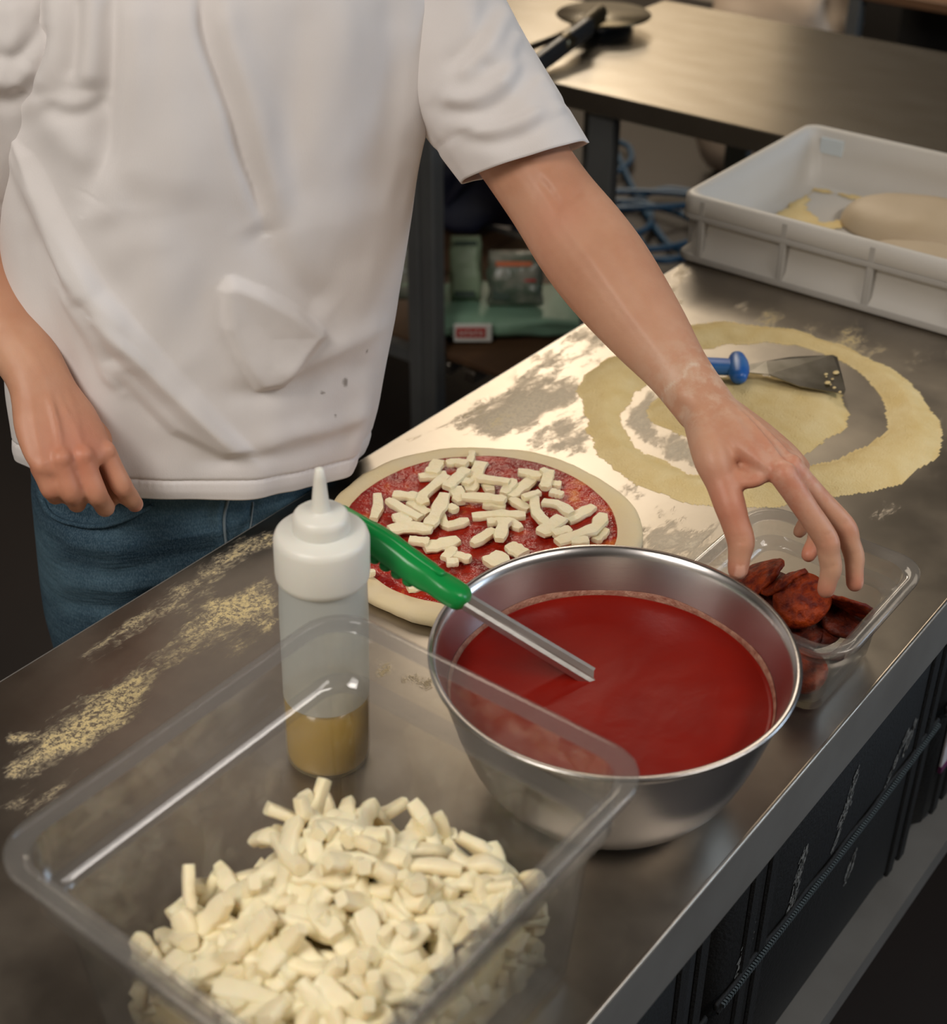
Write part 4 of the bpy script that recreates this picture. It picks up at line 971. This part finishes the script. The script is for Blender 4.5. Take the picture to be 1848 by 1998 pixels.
# ---- right arm (image left), hand hanging by the pocket
SHR = cen(1.37)-ER*0.182+EZZ*1.375; ELR = np.array([0.787, 1.300, 1.155]); WRR = at_y(68, 722, 1.118)
fr = nrm(WRR-ELR)
refR = nrm(at_y(204, 884, 1.048)-at_y(80, 912, 1.058))
LF = np.linalg.norm(WRR-ELR)
blimb([SHR+ER*0.03, SHR*0.7+ELR*0.3, SHR*0.35+ELR*0.65, ELR*0.95+SHR*0.05, ELR+fr*LF*0.2, ELR+fr*LF*0.45, ELR+fr*LF*0.72, WRR-fr*0.035, WRR-fr*0.008],
      [0.056, 0.052, 0.046, 0.044, 0.047, 0.045, 0.039, 0.033, 0.031], [0.056, 0.052, 0.046, 0.044, 0.046, 0.042, 0.034, 0.026, 0.021], ref=refR, n=44, seg=24)
rI = [at_y(204, 884, 1.045), at_y(236, 945, 1.030), at_y(254, 972, 1.034), at_y(264, 984, 1.042)]
rM = [at_y(160, 893, 1.043), at_y(187, 962, 1.028), at_y(205, 990, 1.042), at_y(204, 988, 1.064)]
rR = [at_y(117, 899, 1.048), at_y(138, 960, 1.036), at_y(150, 982, 1.052), at_y(150, 980, 1.070)]
rP = [at_y(80, 912, 1.058), at_y(98, 955, 1.050), at_y(108, 968, 1.060), at_y(110, 966, 1.076)]
finger(rI, [0.0122, 0.0110, 0.0100, 0.0088], np.array([0.5, -0.8, -0.2])); finger(rM, [0.0122, 0.0112, 0.0100, 0.0085]); finger(rR, [0.0118, 0.0106, 0.0096, 0.0082]); finger(rP, [0.0108, 0.0096, 0.0088, 0.0074])
latR = nrm(rI[0]-rP[0])
palm(WRR, [rI[0], rM[0], rR[0], rP[0]], latR, 0, 0.031)
mcR = np.mean([rI[0], rM[0], rR[0], rP[0]], 0)
blimb([ELR+fr*LF*0.70, ELR+fr*LF*0.88, WRR+(mcR-WRR)*0.08, WRR+(mcR-WRR)*0.45], [0.038, 0.034, 0.032, 0.036], [0.033, 0.028, 0.023, 0.019], ref=latR, n=18, seg=22)
backR = nrm(np.cross(latR, rM[0]-WRR)); backR = backR if backR @ EF > 0 else -backR
for a_ in (rI, rM, rR, rP):
    BODY.add(*ellipsoid(a_[0]+backR*0.0045, 0.0105, 0.0105, 0.0105, None, 12, 8))
    blimb([WRR+backR*0.012, (WRR+a_[0])/2+backR*0.0155, a_[0]+backR*0.006], [0.004, 0.0032, 0.004], n=8, seg=8)
tcR = WRR+(rI[0]-WRR)*0.30-backR*0.014+latR*0.012
finger([tcR, tcR+(rI[0]-WRR)*0.42-backR*0.010+latR*0.010, rI[0]+latR*0.004-backR*0.030+(rI[1]-rI[0])*0.25, rI[1]-backR*0.030], [0.018, 0.0135, 0.012, 0.0095])

tmpb = BODY.build('tmp_body', None)
md = tmpb.modifiers.new('r', 'REMESH'); md.mode = 'VOXEL'; md.voxel_size = 0.0026; md.use_smooth_shade = True
ms = tmpb.modifiers.new('s', 'SMOOTH'); ms.factor = 0.5; ms.iterations = 5
dg = bpy.context.evaluated_depsgraph_get()
me = bpy.data.meshes.new_from_object(tmpb.evaluated_get(dg)); bpy.data.objects.remove(tmpb)
me.name = 'person'; me.materials.clear(); me.materials.append(SKIN)
me.polygons.foreach_set('use_smooth', [True]*len(me.polygons))
person = bpy.data.objects.new('person', me); COL.objects.link(person)
tag(person, 'person in a white T-shirt and blue jeans reaching into the small container of red slices', 'person')
co = np.zeros(len(me.vertices)*3); me.vertices.foreach_get('co', co); co = co.reshape(-1, 3)
red = np.zeros(len(co)); dust = np.zeros(len(co)); nail = np.zeros(len(co))
for p, r_k in KN: red = np.maximum(red, 0.7*np.exp(-((co-p)**2).sum(1)/r_k**2))
for p in (IT, MT, RT, TT, rI[-1]): red = np.maximum(red, 0.7*np.exp(-((co-p)**2).sum(1)/0.012**2))
for p_, r_q in ((IM, 0.05), (TM, 0.04), (rM[0], 0.05)): red = np.maximum(red, 0.45*np.exp(-((co-p_)**2).sum(1)/r_q**2))
red = np.maximum(red, 0.45*np.exp(-((co-(ELL+np.array([-0.03, -0.03, 0.0])))**2).sum(1)/0.03**2))
dl = np.linalg.norm(co-WRL, axis=1); dust = np.maximum(dust, 0.55*np.exp(-(dl/0.05)**2)); dust = np.maximum(dust, 0.35*np.exp(-((co-MM)**2).sum(1)/0.05**2))
ax_ = (co-WRL) @ fd
dust = np.maximum(dust, 0.9*np.exp(-((ax_+0.022+0.004*np.sin(co[:, 0]*200))/0.0028)**2)*(dl < 0.05))
for p, nn_, d in NAILS:
    q = co-p; a_ = q @ d; s_ = q @ np.cross(d, nn_); h_ = q @ nn_
    nail = np.maximum(nail, 0.8*((a_/0.0062)**2+(s_/0.0052)**2 < 1)*(h_ > -0.004))
no = np.zeros(len(me.vertices)*3); me.vertices.foreach_get('normal', no); no = no.reshape(-1, 3)
Qb = proj(co); fcb = np.clip((no*(CAM-co)).sum(1)*4, 0, 1)*(co[:, 2] > 0.9); dsp = np.zeros(len(co))
for line, wpx, amp in [([(1050, 345), (1075, 375), (1088, 400), (1082, 425)], 9, -0.0016), ([(1088, 398), (1120, 385), (1150, 360)], 10, -0.0012), ([(1060, 330), (1090, 370)], 16, 0.0016),
                       ([(1100, 430), (1160, 510), (1230, 610), (1310, 720)], 13, 0.0011), ([(1180, 420), (1230, 520), (1290, 620)], 26, 0.0016), ([(1130, 440), (1200, 540), (1270, 650)], 18, -0.0010),
                       ([(1420, 790), (1450, 850), (1500, 900)], 9, 0.0011), ([(1395, 800), (1420, 880), (1450, 960)], 12, -0.0010), ([(1452, 985), (1500, 1000), (1545, 985)], 8, -0.0009),
                       ([(1596, 1050), (1630, 1040)], 4, -0.0007), ([(1600, 1060), (1634, 1050)], 4, -0.0007), ([(1600, 1112), (1636, 1104)], 4, -0.0006), ([(1640, 1025), (1664, 1015)], 4, -0.0006), ([(1652, 1085), (1680, 1078)], 4, -0.0005), ([(1424, 1060), (1464, 1054)], 4, -0.0008), ([(1422, 1050), (1464, 1045)], 4, -0.0006),
                       ([(90, 760), (110, 820), (120, 870)], 8, 0.0012), ([(130, 760), (150, 820), (160, 870)], 8, 0.0010), ([(60, 770), (70, 840), (85, 900)], 7, 0.0008), ([(20, 640), (60, 690), (100, 760)], 9, 0.0010)]:
    d, sgn, pp = poly_dist(Qb[:, 0], Qb[:, 1], line, False); tpr = np.clip(np.minimum(pp, 1-pp)/0.25, 0, 1); dsp += amp*np.exp(-(d/wpx)**2)*(0.2+0.8*tpr)
co2 = co+no*(dsp*fcb)[:, None]
me.vertices.foreach_set('co', co2.reshape(-1)); me.update()
for nm, d in (('red', red), ('dust', dust), ('nail', nail)):
    at_ = me.attributes.new(nm, 'FLOAT', 'POINT'); at_.data.foreach_set('value', d.astype(np.float32))
# hair and eyes
EYEW = mat('eye_white', (214, 206, 198), 0.25); IRIS = mat('brown_iris', (52, 34, 22), 0.2)
HAIR = mat('brown_hair', (58, 40, 28), 0.6, bump=(120, 0.8), stretch=(1, 1, 0.15))
hv = []
rings = []
for k in np.linspace(0.0, 1, 14):
    ph = k*1.75
    rings.append([hd+EZZ*0.03+HM @ np.array([0.080*math.sin(ph)*math.cos(t)*1.0, 0.100*math.sin(ph)*math.sin(t)*(1.0 if math.sin(t) < 0.3 else (1.0 if k < 0.62 else 0.80))-0.004, 0.098*math.cos(ph)+0.004*math.sin(9*t+k*7)]) for t in np.linspace(0, 2*PI, 40, endpoint=False)])
mk('hair', *loft(rings, False, True), HAIR, person)
for s in (-1, 1):
    mk('eye', *ellipsoid(hd+ER*(s*0.031)+EF*0.081+EZZ*0.012, 0.012, 0.008, 0.006, HM, 14, 10), EYEW, person)
    mk('iris', *ellipsoid(hd+ER*(s*0.031)+EF*0.0878+EZZ*0.0105, 0.0050, 0.0018, 0.0048, HM, 14, 8), IRIS, bpy.context.scene.objects['eye' if s < 0 else 'eye.001'])
    mk('eyebrow', *sweep(catmull([hd+ER*(s*0.014)+EF*0.0905+EZZ*0.031, hd+ER*(s*0.032)+EF*0.0875+EZZ*0.037, hd+ER*(s*0.050)+EF*0.077+EZZ*0.031], 10), 0.0028, 0.0035, seg=8), HAIR, person)

# ---- T-shirt
SHIRT = bpy.data.materials.new('white_cotton'); N, L = nodes(SHIRT); b = N['Principled BSDF']; tc = N.new('ShaderNodeTexCoord')
sc_ = mixc(maprange(noise(4, 4), 0.3, 0.75), lin((226, 222, 221))+(1,), lin((219, 213, 210))+(1,))
b.inputs['Roughness'].default_value = 0.85; b.inputs['Specular IOR Level'].default_value = 0.2
b.inputs['Sheen Weight'].default_value = 0.15
st = attr('stain')
L.new(mixc(st, sc_, lin((96, 84, 70))+(1,)), b.inputs['Base Color'])
bp = N.new('ShaderNodeBump'); bp.inputs['Strength'].default_value = 0.15; bp.inputs['Distance'].default_value = 0.001
mp_ = noise(650, 2, (1, 1, 0.5)); L.new(mp_, bp.inputs['Height']); L.new(bp.outputs[0], b.inputs['Normal'])

def grid_normals(G):
    du = np.roll(G, -1, 1)-np.roll(G, 1, 1); dv = np.gradient(G, axis=0)
    n = np.cross(du, dv); n /= np.linalg.norm(n, axis=2, keepdims=True)+1e-12
    return n
def apply_folds(G, folds, outward, plateaus=()):
    nn_ = grid_normals(G)
    if (nn_*(G-outward)).sum() < 0: nn_ = -nn_
    Q = proj(G); vw = CAM-G; vw /= np.linalg.norm(vw, axis=2, keepdims=True)
    fac = np.clip((nn_*vw).sum(2)*2.2+0.1, 0, 1)
    disp = np.zeros(G.shape[:2])
    for line, wpx, amp, asym in folds:
        amp = amp*0.85; wpx = wpx*1.15+2
        d, s, p = poly_dist(Q[..., 0], Q[..., 1], catmull(np.c_[np.array(line, float), np.zeros(len(line))], 4*len(line))[:, :2], False)
        wl = np.where(s > 0, wpx*(1+asym), wpx*(1-asym))
        tp = np.clip(np.minimum(p, 1-p)/0.18, 0, 1); tp = tp*tp*(3-2*tp)
        tp = 0.25+0.75*tp
        disp += amp*np.exp(-(d/wl)**2)*tp
    for poly, edge, amp, fade in plateaus:
        d, s, p = poly_dist(Q[..., 0], Q[..., 1], poly); k = np.clip(d/edge, 0, 1); k = k*k*(3-2*k)
        disp += np.where(inside(Q[..., 0], Q[..., 1], poly), amp*k*np.exp(-d/fade), 0)
    return G+nn_*(disp*fac)[..., None]

zr_ = [0.80, 0.86, 0.90, 0.95, 1.0, 1.05, 1.1, 1.15, 1.2, 1.25, 1.3, 1.35, 1.40, 1.425, 1.445, 1.458, 1.466]
wr_ = [0.180, 0.186, 0.191, 0.200, 0.206, 0.210, 0.212, 0.212, 0.212, 0.211, 0.208, 0.205, 0.199, 0.182, 0.140, 0.096, 0.070]
dr_ = [0.126, 0.130, 0.133, 0.138, 0.140, 0.140, 0.138, 0.136, 0.134, 0.132, 0.130, 0.124, 0.112, 0.096, 0.082, 0.072, 0.066]
cx_ = [0.918, 0.923, 0.931, 0.939, 0.944, 0.952, 0.959, 0.967, 0.975, 0.985, 0.992, 0.997, 1.003, 1.004, 1.004, 1.004, 1.004]
cy_s = [1.132, 1.129, 1.124, 1.118, 1.115, 1.110, 1.105, 1.100, 1.095, 1.088, 1.084, 1.080, 1.077, 1.077, 1.077, 1.077, 1.077]
NT, NV = 420, 330
tt = np.linspace(0, 2*PI, NT, endpoint=False)
zz = np.concatenate([np.linspace(0.905, 1.40, NV-40), np.linspace(1.40, 1.466, 41)[1:]])
TT_, ZZ_ = np.meshgrid(tt, zz)
W_ = np.interp(ZZ_, zr_, wr_); D_ = np.interp(ZZ_, zr_, dr_); CX_ = np.interp(ZZ_, zr_, cx_); CY_ = np.interp(ZZ_, zr_, cy_s)
_k = np.exp(-np.linspace(-2, 2, 41)**2); _k /= _k.sum()
def smz(A):
    c = np.pad(A[:, 0], 20, mode='reflect', reflect_type='odd'); return np.repeat(np.convolve(c, _k, 'valid')[:, None], A.shape[1], 1)
W_, D_, CX_, CY_ = smz(W_), smz(D_), smz(CX_), smz(CY_)
ct = np.sign(np.cos(TT_))*np.abs(np.cos(TT_))**0.88; sn_ = np.sign(np.sin(TT_))*np.abs(np.sin(TT_))**0.88
hemz = 0.904-0.026*np.cos(TT_)-0.004*np.sin(2*TT_)+0.003*np.sin(5*TT_)
fall = np.clip(1-(ZZ_-0.905)/0.16, 0, 1)
Zs = ZZ_+(hemz-0.905)*fall
wav = 0.004*np.sin(TT_*9+1.0)*np.clip(1-(ZZ_-0.905)/0.3, 0, 1)+0.0022*np.sin(TT_*17+ZZ_*9)*np.clip(1-(ZZ_-0.905)/0.2, 0, 1)
G = np.stack([CX_+ER[0]*(W_+wav)*ct+EF[0]*(D_+wav)*sn_, CY_+ER[1]*(W_+wav)*ct+EF[1]*(D_+wav)*sn_, Zs], -1)
cax = np.stack([CX_, CY_, ZZ_], -1)
FOLDS = [([(390, -40), (397, 60), (424, 145), (450, 220), (470, 300), (494, 365), (520, 450)], 17, -0.013, -0.35),
         ([(430, -40), (440, 60), (470, 150), (500, 240), (530, 360), (560, 450)], 34, 0.010, 0.1),
         ([(330, -40), (335, 100), (350, 250), (360, 420)], 52, 0.007, 0.0),
         ([(222, -40), (218, 110), (212, 210), (205, 300), (170, 400)], 20, -0.010, 0.3),
         ([(258, -40), (258, 100), (262, 260), (268, 400)], 34, 0.008, 0.0),
         ([(185, -40), (182, 80), (170, 180)], 24, 0.010, 0.0),
         ([(150, -20), (148, 90), (140, 165)], 16, -0.006, 0.0),
         ([(112, -30), (112, 70), (100, 130), (70, 190)], 20, 0.010, 0.0),
         ([(90, 40), (82, 90), (60, 150), (30, 205)], 16, -0.008, 0.0),
         ([(20, 215), (60, 205), (105, 198), (150, 205), (200, 190)], 18, 0.004, 0.3),
         ([(85, 200), (130, 222), (170, 215), (212, 185)], 16, -0.005, 0.0),
         ([(14, 240), (45, 335), (97, 454), (150, 540), (215, 640), (250, 700)], 20, 0.010, -0.3),
         ([(45, 260), (85, 370), (140, 480), (200, 560), (260, 610)], 34, -0.006, 0.0),
         ([(90, 210), (130, 270), (190, 330), (215, 400), (160, 420)], 26, 0.006, 0.0),
         ([(195, 625), (255, 680), (311, 733), (402, 822), (484, 888)], 17, 0.011, 0.45),
         ([(180, 650), (240, 710), (310, 770), (400, 860), (470, 905)], 26, -0.007, 0.0),
         ([(120, 560), (175, 650), (210, 725), (240, 762)], 14, 0.008, -0.3),
         ([(150, 570), (190, 640), (230, 720)], 14, -0.006, 0.0),
         ([(490, 430), (530, 500), (580, 560), (650, 610)], 30, -0.008, 0.0),
         ([(600, -30), (590, 80), (570, 200), (575, 330), (600, 450)], 46, -0.006, 0.0),
         ([(690, -30), (680, 100), (655, 230), (660, 380), (690, 520)], 60, 0.007, 0.0),
         ([(770, -30), (765, 100), (750, 250), (730, 420)], 44, -0.006, 0.0),
         ([(835, -30), (830, 80), (828, 180), (815, 300)], 24, 0.006, 0.0),
         ([(765, 620), (690, 665), (600, 705), (520, 740)], 16, 0.005, 0.2),
         ([(750, 690), (690, 720), (610, 745), (500, 765), (420, 770)], 22, -0.005, 0.0),
         ([(730, 800), (650, 830), (560, 850), (500, 880)], 16, 0.005, 0.2),
         ([(715, 830), (640, 862), (540, 890), (400, 900)], 14, -0.004, 0.0),
         ([(300, 420), (310, 560), (330, 680), (380, 760)], 50, 0.005, 0.0),
         ([(60, 420), (80, 560), (110, 650), (150, 760)], 20, -0.006, 0.0)]
arc = TT_*0.19
soft = (fbm(arc*11+3, ZZ_*3.5+2, 77, 3)-0.45)*0.018+(fbm((arc+ZZ_*0.5)*14+3, (ZZ_-arc*0.6)*9+2, 78, 2)-0.37)*0.009
nb_ = grid_normals(G); nb_ = nb_ if (nb_*(G-cax)).sum() > 0 else -nb_
edge = np.clip((np.abs(np.sin(TT_))-0.1)*2, 0, 1)
G = G+nb_*(soft*edge)[..., None]
G = apply_folds(G, FOLDS, cax, [([(424, 562), (446, 530), (520, 560), (584, 598), (634, 640), (640, 655), (600, 700), (560, 760), (500, 770), (455, 700), (430, 640)], 24, 0.013, 110), ([(20, 250), (70, 300), (130, 420), (210, 560), (330, 690), (500, 880), (440, 905), (330, 850), (200, 720), (120, 560), (50, 380)], 30, 0.010, 200)])
# stitched hem: a groove two centimetres above the edge
hgt = Zs-hemz
nn_ = grid_normals(G); nn_ = nn_ if (nn_*(G-cax)).sum() > 0 else -nn_
G = G+nn_*(0.0012*np.exp(-((hgt-0.010)/0.007)**2)-0.0022*np.exp(-((hgt-0.0225)/0.0022)**2)+0.0007*np.sin(TT_*160)*np.exp(-((hgt-0.020)/0.006)**2))[..., None]
idx = np.arange(NV*NT).reshape(NV, NT); nxt = np.roll(idx, -1, 1)
Fc = np.stack([idx[:-1], nxt[:-1], nxt[1:], idx[1:]], -1).reshape(-1, 4)
shirt = mk('t_shirt', G.reshape(-1, 3), Fc, SHIRT, person)
shirt['label'] = 'loose white cotton T-shirt with small stains'
Q = proj(G); stn = np.zeros(G.shape[:2]); frontm = ((nn_*(CAM-G)).sum(2) > 0)
for px, py, rx, ry in ((672, 745, 4, 7), (628, 766, 2.6, 2.6), (652, 810, 1.8, 2.2), (714, 684, 1.6, 3)):
    d = np.hypot((Q[..., 0]-px)/rx, (Q[..., 1]-py)/ry); stn = np.maximum(stn, np.clip(1.6-d, 0, 0.7)*frontm)
for px, py, rx, ry, k in ((620, 700, 150, 120, 0.10), (660, 830, 90, 60, 0.10)):
    d = np.hypot((Q[..., 0]-px)/rx, (Q[..., 1]-py)/ry); stn = np.maximum(stn, k*np.exp(-d*d)*frontm*fbm(Q[..., 0]/30, Q[..., 1]/30, 5)*1.6)
a = shirt.data.attributes.new('stain', 'FLOAT', 'POINT'); a.data.foreach_set('value', stn.reshape(-1).astype(np.float32))
s_m = shirt.modifiers.new('thickness', 'SOLIDIFY'); s_m.thickness = 0.0016; s_m.offset = -1

def sleeve(sh, el, f1, start, r0, r1, folds, name, tiltv):
    ns, nt = 110, 150
    ax = nrm(el-sh); P = catmull([start, sh+ax*0.02, sh+(el-sh)*0.4, sh+(el-sh)*f1], ns)
    rr_ = np.interp(np.linspace(0, 1, ns), [0, 0.25, 0.6, 1], r0)
    r2 = np.interp(np.linspace(0, 1, ns), [0, 0.25, 0.6, 1], r1)
    ref = np.array([0.2, 0.3, 1.0]); G = np.zeros((ns, nt, 3)); th_ = np.linspace(0, 2*PI, nt, endpoint=False)
    for i in range(ns):
        t = nrm(P[min(i+1, ns-1)]-P[max(i-1, 0)]); u = nrm(ref-(ref @ t)*t); v = np.cross(t, u); ref = u
        k = i/(ns-1)
        off = np.outer(np.cos(th_)*rr_[i], u)+np.outer(np.sin(th_)*r2[i], v)
        sh_ = (off @ tiltv)*k*1.0
        rip = 1+0.02*np.sin(th_*5+k*4)+0.012*np.sin(th_*9-k*3)
        G[i] = P[i]+off*rip[:, None]+np.outer(sh_, t)
    G = apply_folds(G, folds, P[:, None, :])
    n_ = grid_normals(G); n_ = n_ if (n_*(G-P[:, None, :])).sum() > 0 else -n_
    kk = np.linspace(0, 1, ns)[:, None]
    G = G-n_*(0.0014*np.exp(-((kk-0.865)/0.014)**2))[..., None]
    idx = np.arange(ns*nt).reshape(ns, nt); nx_ = np.roll(idx, -1, 1)
    Ff = np.stack([idx[:-1], nx_[:-1], nx_[1:], idx[1:]], -1).reshape(-1, 4)
    o = mk(name, G.reshape(-1, 3), Ff, SHIRT, shirt)
    sm = o.modifiers.new('thickness', 'SOLIDIFY'); sm.thickness = 0.0016; sm.offset = -1
    return o
SF = [([(850, 210), (910, 220), (960, 210), (1010, 170), (1040, 110)], 15, -0.006, 0.2), ([(855, 180), (900, 195), (950, 180), (1000, 140)], 16, 0.007, 0.0),
      ([(880, 240), (950, 255), (1020, 240), (1070, 200)], 16, 0.006, 0.0), ([(885, 262), (950, 278), (1020, 262), (1075, 230)], 13, -0.005, 0.0),
      ([(862, 130), (900, 110), (940, 60), (960, 0)], 16, -0.006, 0.0), ([(880, 150), (925, 120), (965, 70), (990, 10)], 18, 0.007, 0.0),
      ([(930, 130), (980, 130), (1030, 90)], 12, -0.004, 0.0), ([(1010, 60), (1000, 110), (985, 150)], 12, 0.004, 0.0), ([(1040, 150), (1075, 190), (1095, 230)], 14, 0.005, 0.0)]
sleeve(SHL, ELL, 0.785, SHL-ER*0.075-EZZ*0.008, [0.044, 0.070, 0.071, 0.064], [0.050, 0.074, 0.070, 0.060], SF, 'sleeve', np.array([0.15, 0.0, 0.42]))
SR = [([(-20, 100), (30, 110), (70, 70), (90, 20)], 14, -0.006, 0.0), ([(-20, 150), (30, 160), (60, 120)], 16, 0.007, 0.0), ([(-20, 200), (20, 200), (50, 170)], 14, -0.005, 0.0), ([(20, 0), (30, 60), (10, 120)], 16, 0.005, 0.0)]
sleeve(SHR, ELR, 0.78, SHR+ER*0.075-EZZ*0.008, [0.044, 0.070, 0.073, 0.068], [0.050, 0.074, 0.072, 0.066], SR, 'sleeve', np.array([0.0, 0.0, -0.25]))
nk = cen(1.46); nk = np.array([1.004, 1.077, 1.466])
mk('collar', *sweep([nk+ER*(0.070*math.cos(t))+EF*(0.066*math.sin(t)) for t in np.linspace(0, 2*PI, 48)], 0.008, 0.003, seg=8, round_ends=False), SHIRT, shirt)

# ---- jeans
JEAN = bpy.data.materials.new('blue_denim'); N, L = nodes(JEAN); b = N['Principled BSDF']; tc = N.new('ShaderNodeTexCoord')
jc = mixc(maprange(noise(7, 5, (1, 1, 2.0)), 0.32, 0.7), lin((38, 60, 76))+(1,), lin((72, 98, 112))+(1,))
jc = mixc(maprange(noise(900, 2, (1, 1, 0.3)), 0.4, 0.65, 0.0, 0.35), jc, lin((110, 132, 146))+(1,))
L.new(jc, b.inputs['Base Color']); b.inputs['Roughness'].default_value = 0.9; b.inputs['Specular IOR Level'].default_value = 0.15
bp = N.new('ShaderNodeBump'); bp.inputs['Strength'].default_value = 0.5; bp.inputs['Distance'].default_value = 0.006
L.new(mth('ADD', noise(16, 4, (0.6, 0.6, 3.5)), mth('MULTIPLY', noise(800, 2), 0.08)), bp.inputs['Height']); L.new(bp.outputs[0], b.inputs['Normal'])
J = MB()
hc_ = np.array([0.930, 1.136, 0])
J.add(*loft([bring(hc_, w_, d, z, 56, 0.0, 0.9) for z, w_, d in ((0.78, 0.170, 0.120), (0.82, 0.176, 0.124), (0.88, 0.174, 0.122), (0.94, 0.166, 0.114), (0.97, 0.163, 0.112))]))
for s in (-1, 1):
    hp = hc_+ER*(s*0.085)
    P = catmull([hp+EZZ*0.86, hp+EZZ*0.70+ER*s*0.006, hp+EZZ*0.48+ER*s*0.012+EF*0.012, hp+EZZ*0.28+ER*s*0.015, hp+EZZ*0.075+ER*s*0.018], 24)
    J.add(*sweep(P, np.interp(np.linspace(0, 1, 24), [0, 0.25, 0.5, 0.75, 1], [0.092, 0.098, 0.078, 0.074, 0.070]), np.interp(np.linspace(0, 1, 24), [0, 0.25, 0.5, 0.75, 1], [0.118, 0.108, 0.084, 0.080, 0.080]), ref=ER, seg=32, round_ends=False))
tj = J.build('tmp_jeans', None)
md = tj.modifiers.new('r', 'REMESH'); md.mode = 'VOXEL'; md.voxel_size = 0.005; md.use_smooth_shade = True
ms = tj.modifiers.new('s', 'SMOOTH'); ms.factor = 0.5; ms.iterations = 8
dg = bpy.context.evaluated_depsgraph_get()
mj = bpy.data.meshes.new_from_object(tj.evaluated_get(dg)); bpy.data.objects.remove(tj)
mj.name = 'jeans'; mj.materials.clear(); mj.materials.append(JEAN)
nv = len(mj.vertices); co = np.zeros(nv*3); mj.vertices.foreach_get('co', co); co = co.reshape(-1, 3); no = np.zeros(nv*3); mj.vertices.foreach_get('normal', no); no = no.reshape(-1, 3)
Q = proj(co); fc = np.clip((no*(CAM-co)).sum(1)*3, 0, 1); dsp = np.zeros(nv)
for line, wpx, amp in [([(140, 1060), (220, 1075), (320, 1050), (420, 1040)], 12, 0.003), ([(120, 1100), (220, 1120), (330, 1090), (410, 1075)], 12, -0.003), ([(130, 1140), (230, 1150), (330, 1130)], 12, 0.003), ([(130, 1180), (230, 1190), (310, 1160)], 12, -0.003),
                       ([(80, 965), (95, 1000), (140, 1020), (200, 1024), (255, 1005), (290, 985)], 7, 0.004), ([(428, 975), (424, 1010), (428, 1050), (440, 1090)], 8, 0.004), ([(440, 1080), (470, 1050), (490, 1010), (495, 975)], 7, -0.003)]:
    d, s, p = poly_dist(Q[:, 0], Q[:, 1], line, False); dsp += amp*np.exp(-(d/wpx)**2)
co = co+no*(dsp*fc)[:, None]
prs = co[:, 2] > 0.76; co[prs, 1] = np.maximum(co[prs, 1], YB+0.0045)      # denim pressed flat against the table edge
mj.vertices.foreach_set('co', co.reshape(-1)); mj.update()
jeans = bpy.data.objects.new('jeans', mj); COL.objects.link(jeans); jeans.parent = person
jeans['label'] = 'faded blue denim jeans'
# stitched seams lie on the denim
from mathutils.bvhtree import BVHTree
bv = BVHTree.FromPolygons([tuple(v.co) for v in mj.vertices], [tuple(p.vertices) for p in mj.polygons])
STITCH = mat('pale_denim_seam', (120, 132, 138), 0.8)
for pts, nm, rr_ in (([(84, 975), (100, 1003), (140, 1021), (200, 1026), (255, 1008), (292, 988)], 'pocket_edge', 0.0028), ([(447, 968), (437, 1010), (440, 1060), (446, 1085)], 'fly_seam', 0.0016), ([(444, 1090), (470, 1066), (488, 1030), (494, 980)], 'fly_stitch', 0.0010)):
    P = []
    for q in catmull(np.c_[np.array(pts, float), np.zeros(len(pts))], 30):
        h_ = bv.ray_cast(Vector(CAM), Vector(ray(q[0], q[1])).normalized())
        if h_[0] is not None: P.append(np.array(h_[0])+np.array(h_[1])*0.0008)
    if len(P) > 4: mk(nm, *sweep(P, rr_, seg=8), JEAN if nm == 'pocket_edge' else STITCH, jeans)
# shoes
SHOE = mat('black_shoe', (24, 24, 26), 0.5)
for s in (-1, 1):
    an = cen(0.86)+ER*(s*0.105)-EF*0.01
    rings = []
    for k in np.linspace(0, 1, 14):
        c = an+EF*(-0.085+0.31*k); w_ = 0.046*math.sin(min(k*2.4+0.5, PI/2))*(1 if k < 0.75 else math.sqrt(max(0.05, 1-((k-0.75)/0.27)**2)))+0.004; h_ = (0.10 if k < 0.35 else 0.10-0.055*min((k-0.35)/0.3, 1))*(1 if k < 0.9 else 0.8)
        rings.append([c+ER*(w_*math.copysign(abs(math.cos(t))**0.6, math.cos(t)))+EZZ*(h_/2+0.002+h_/2*math.copysign(abs(math.sin(t))**0.7, math.sin(t))) for t in np.linspace(0, 2*PI, 24, endpoint=False)])
    mk('shoe', *loft(rings), SHOE, person)
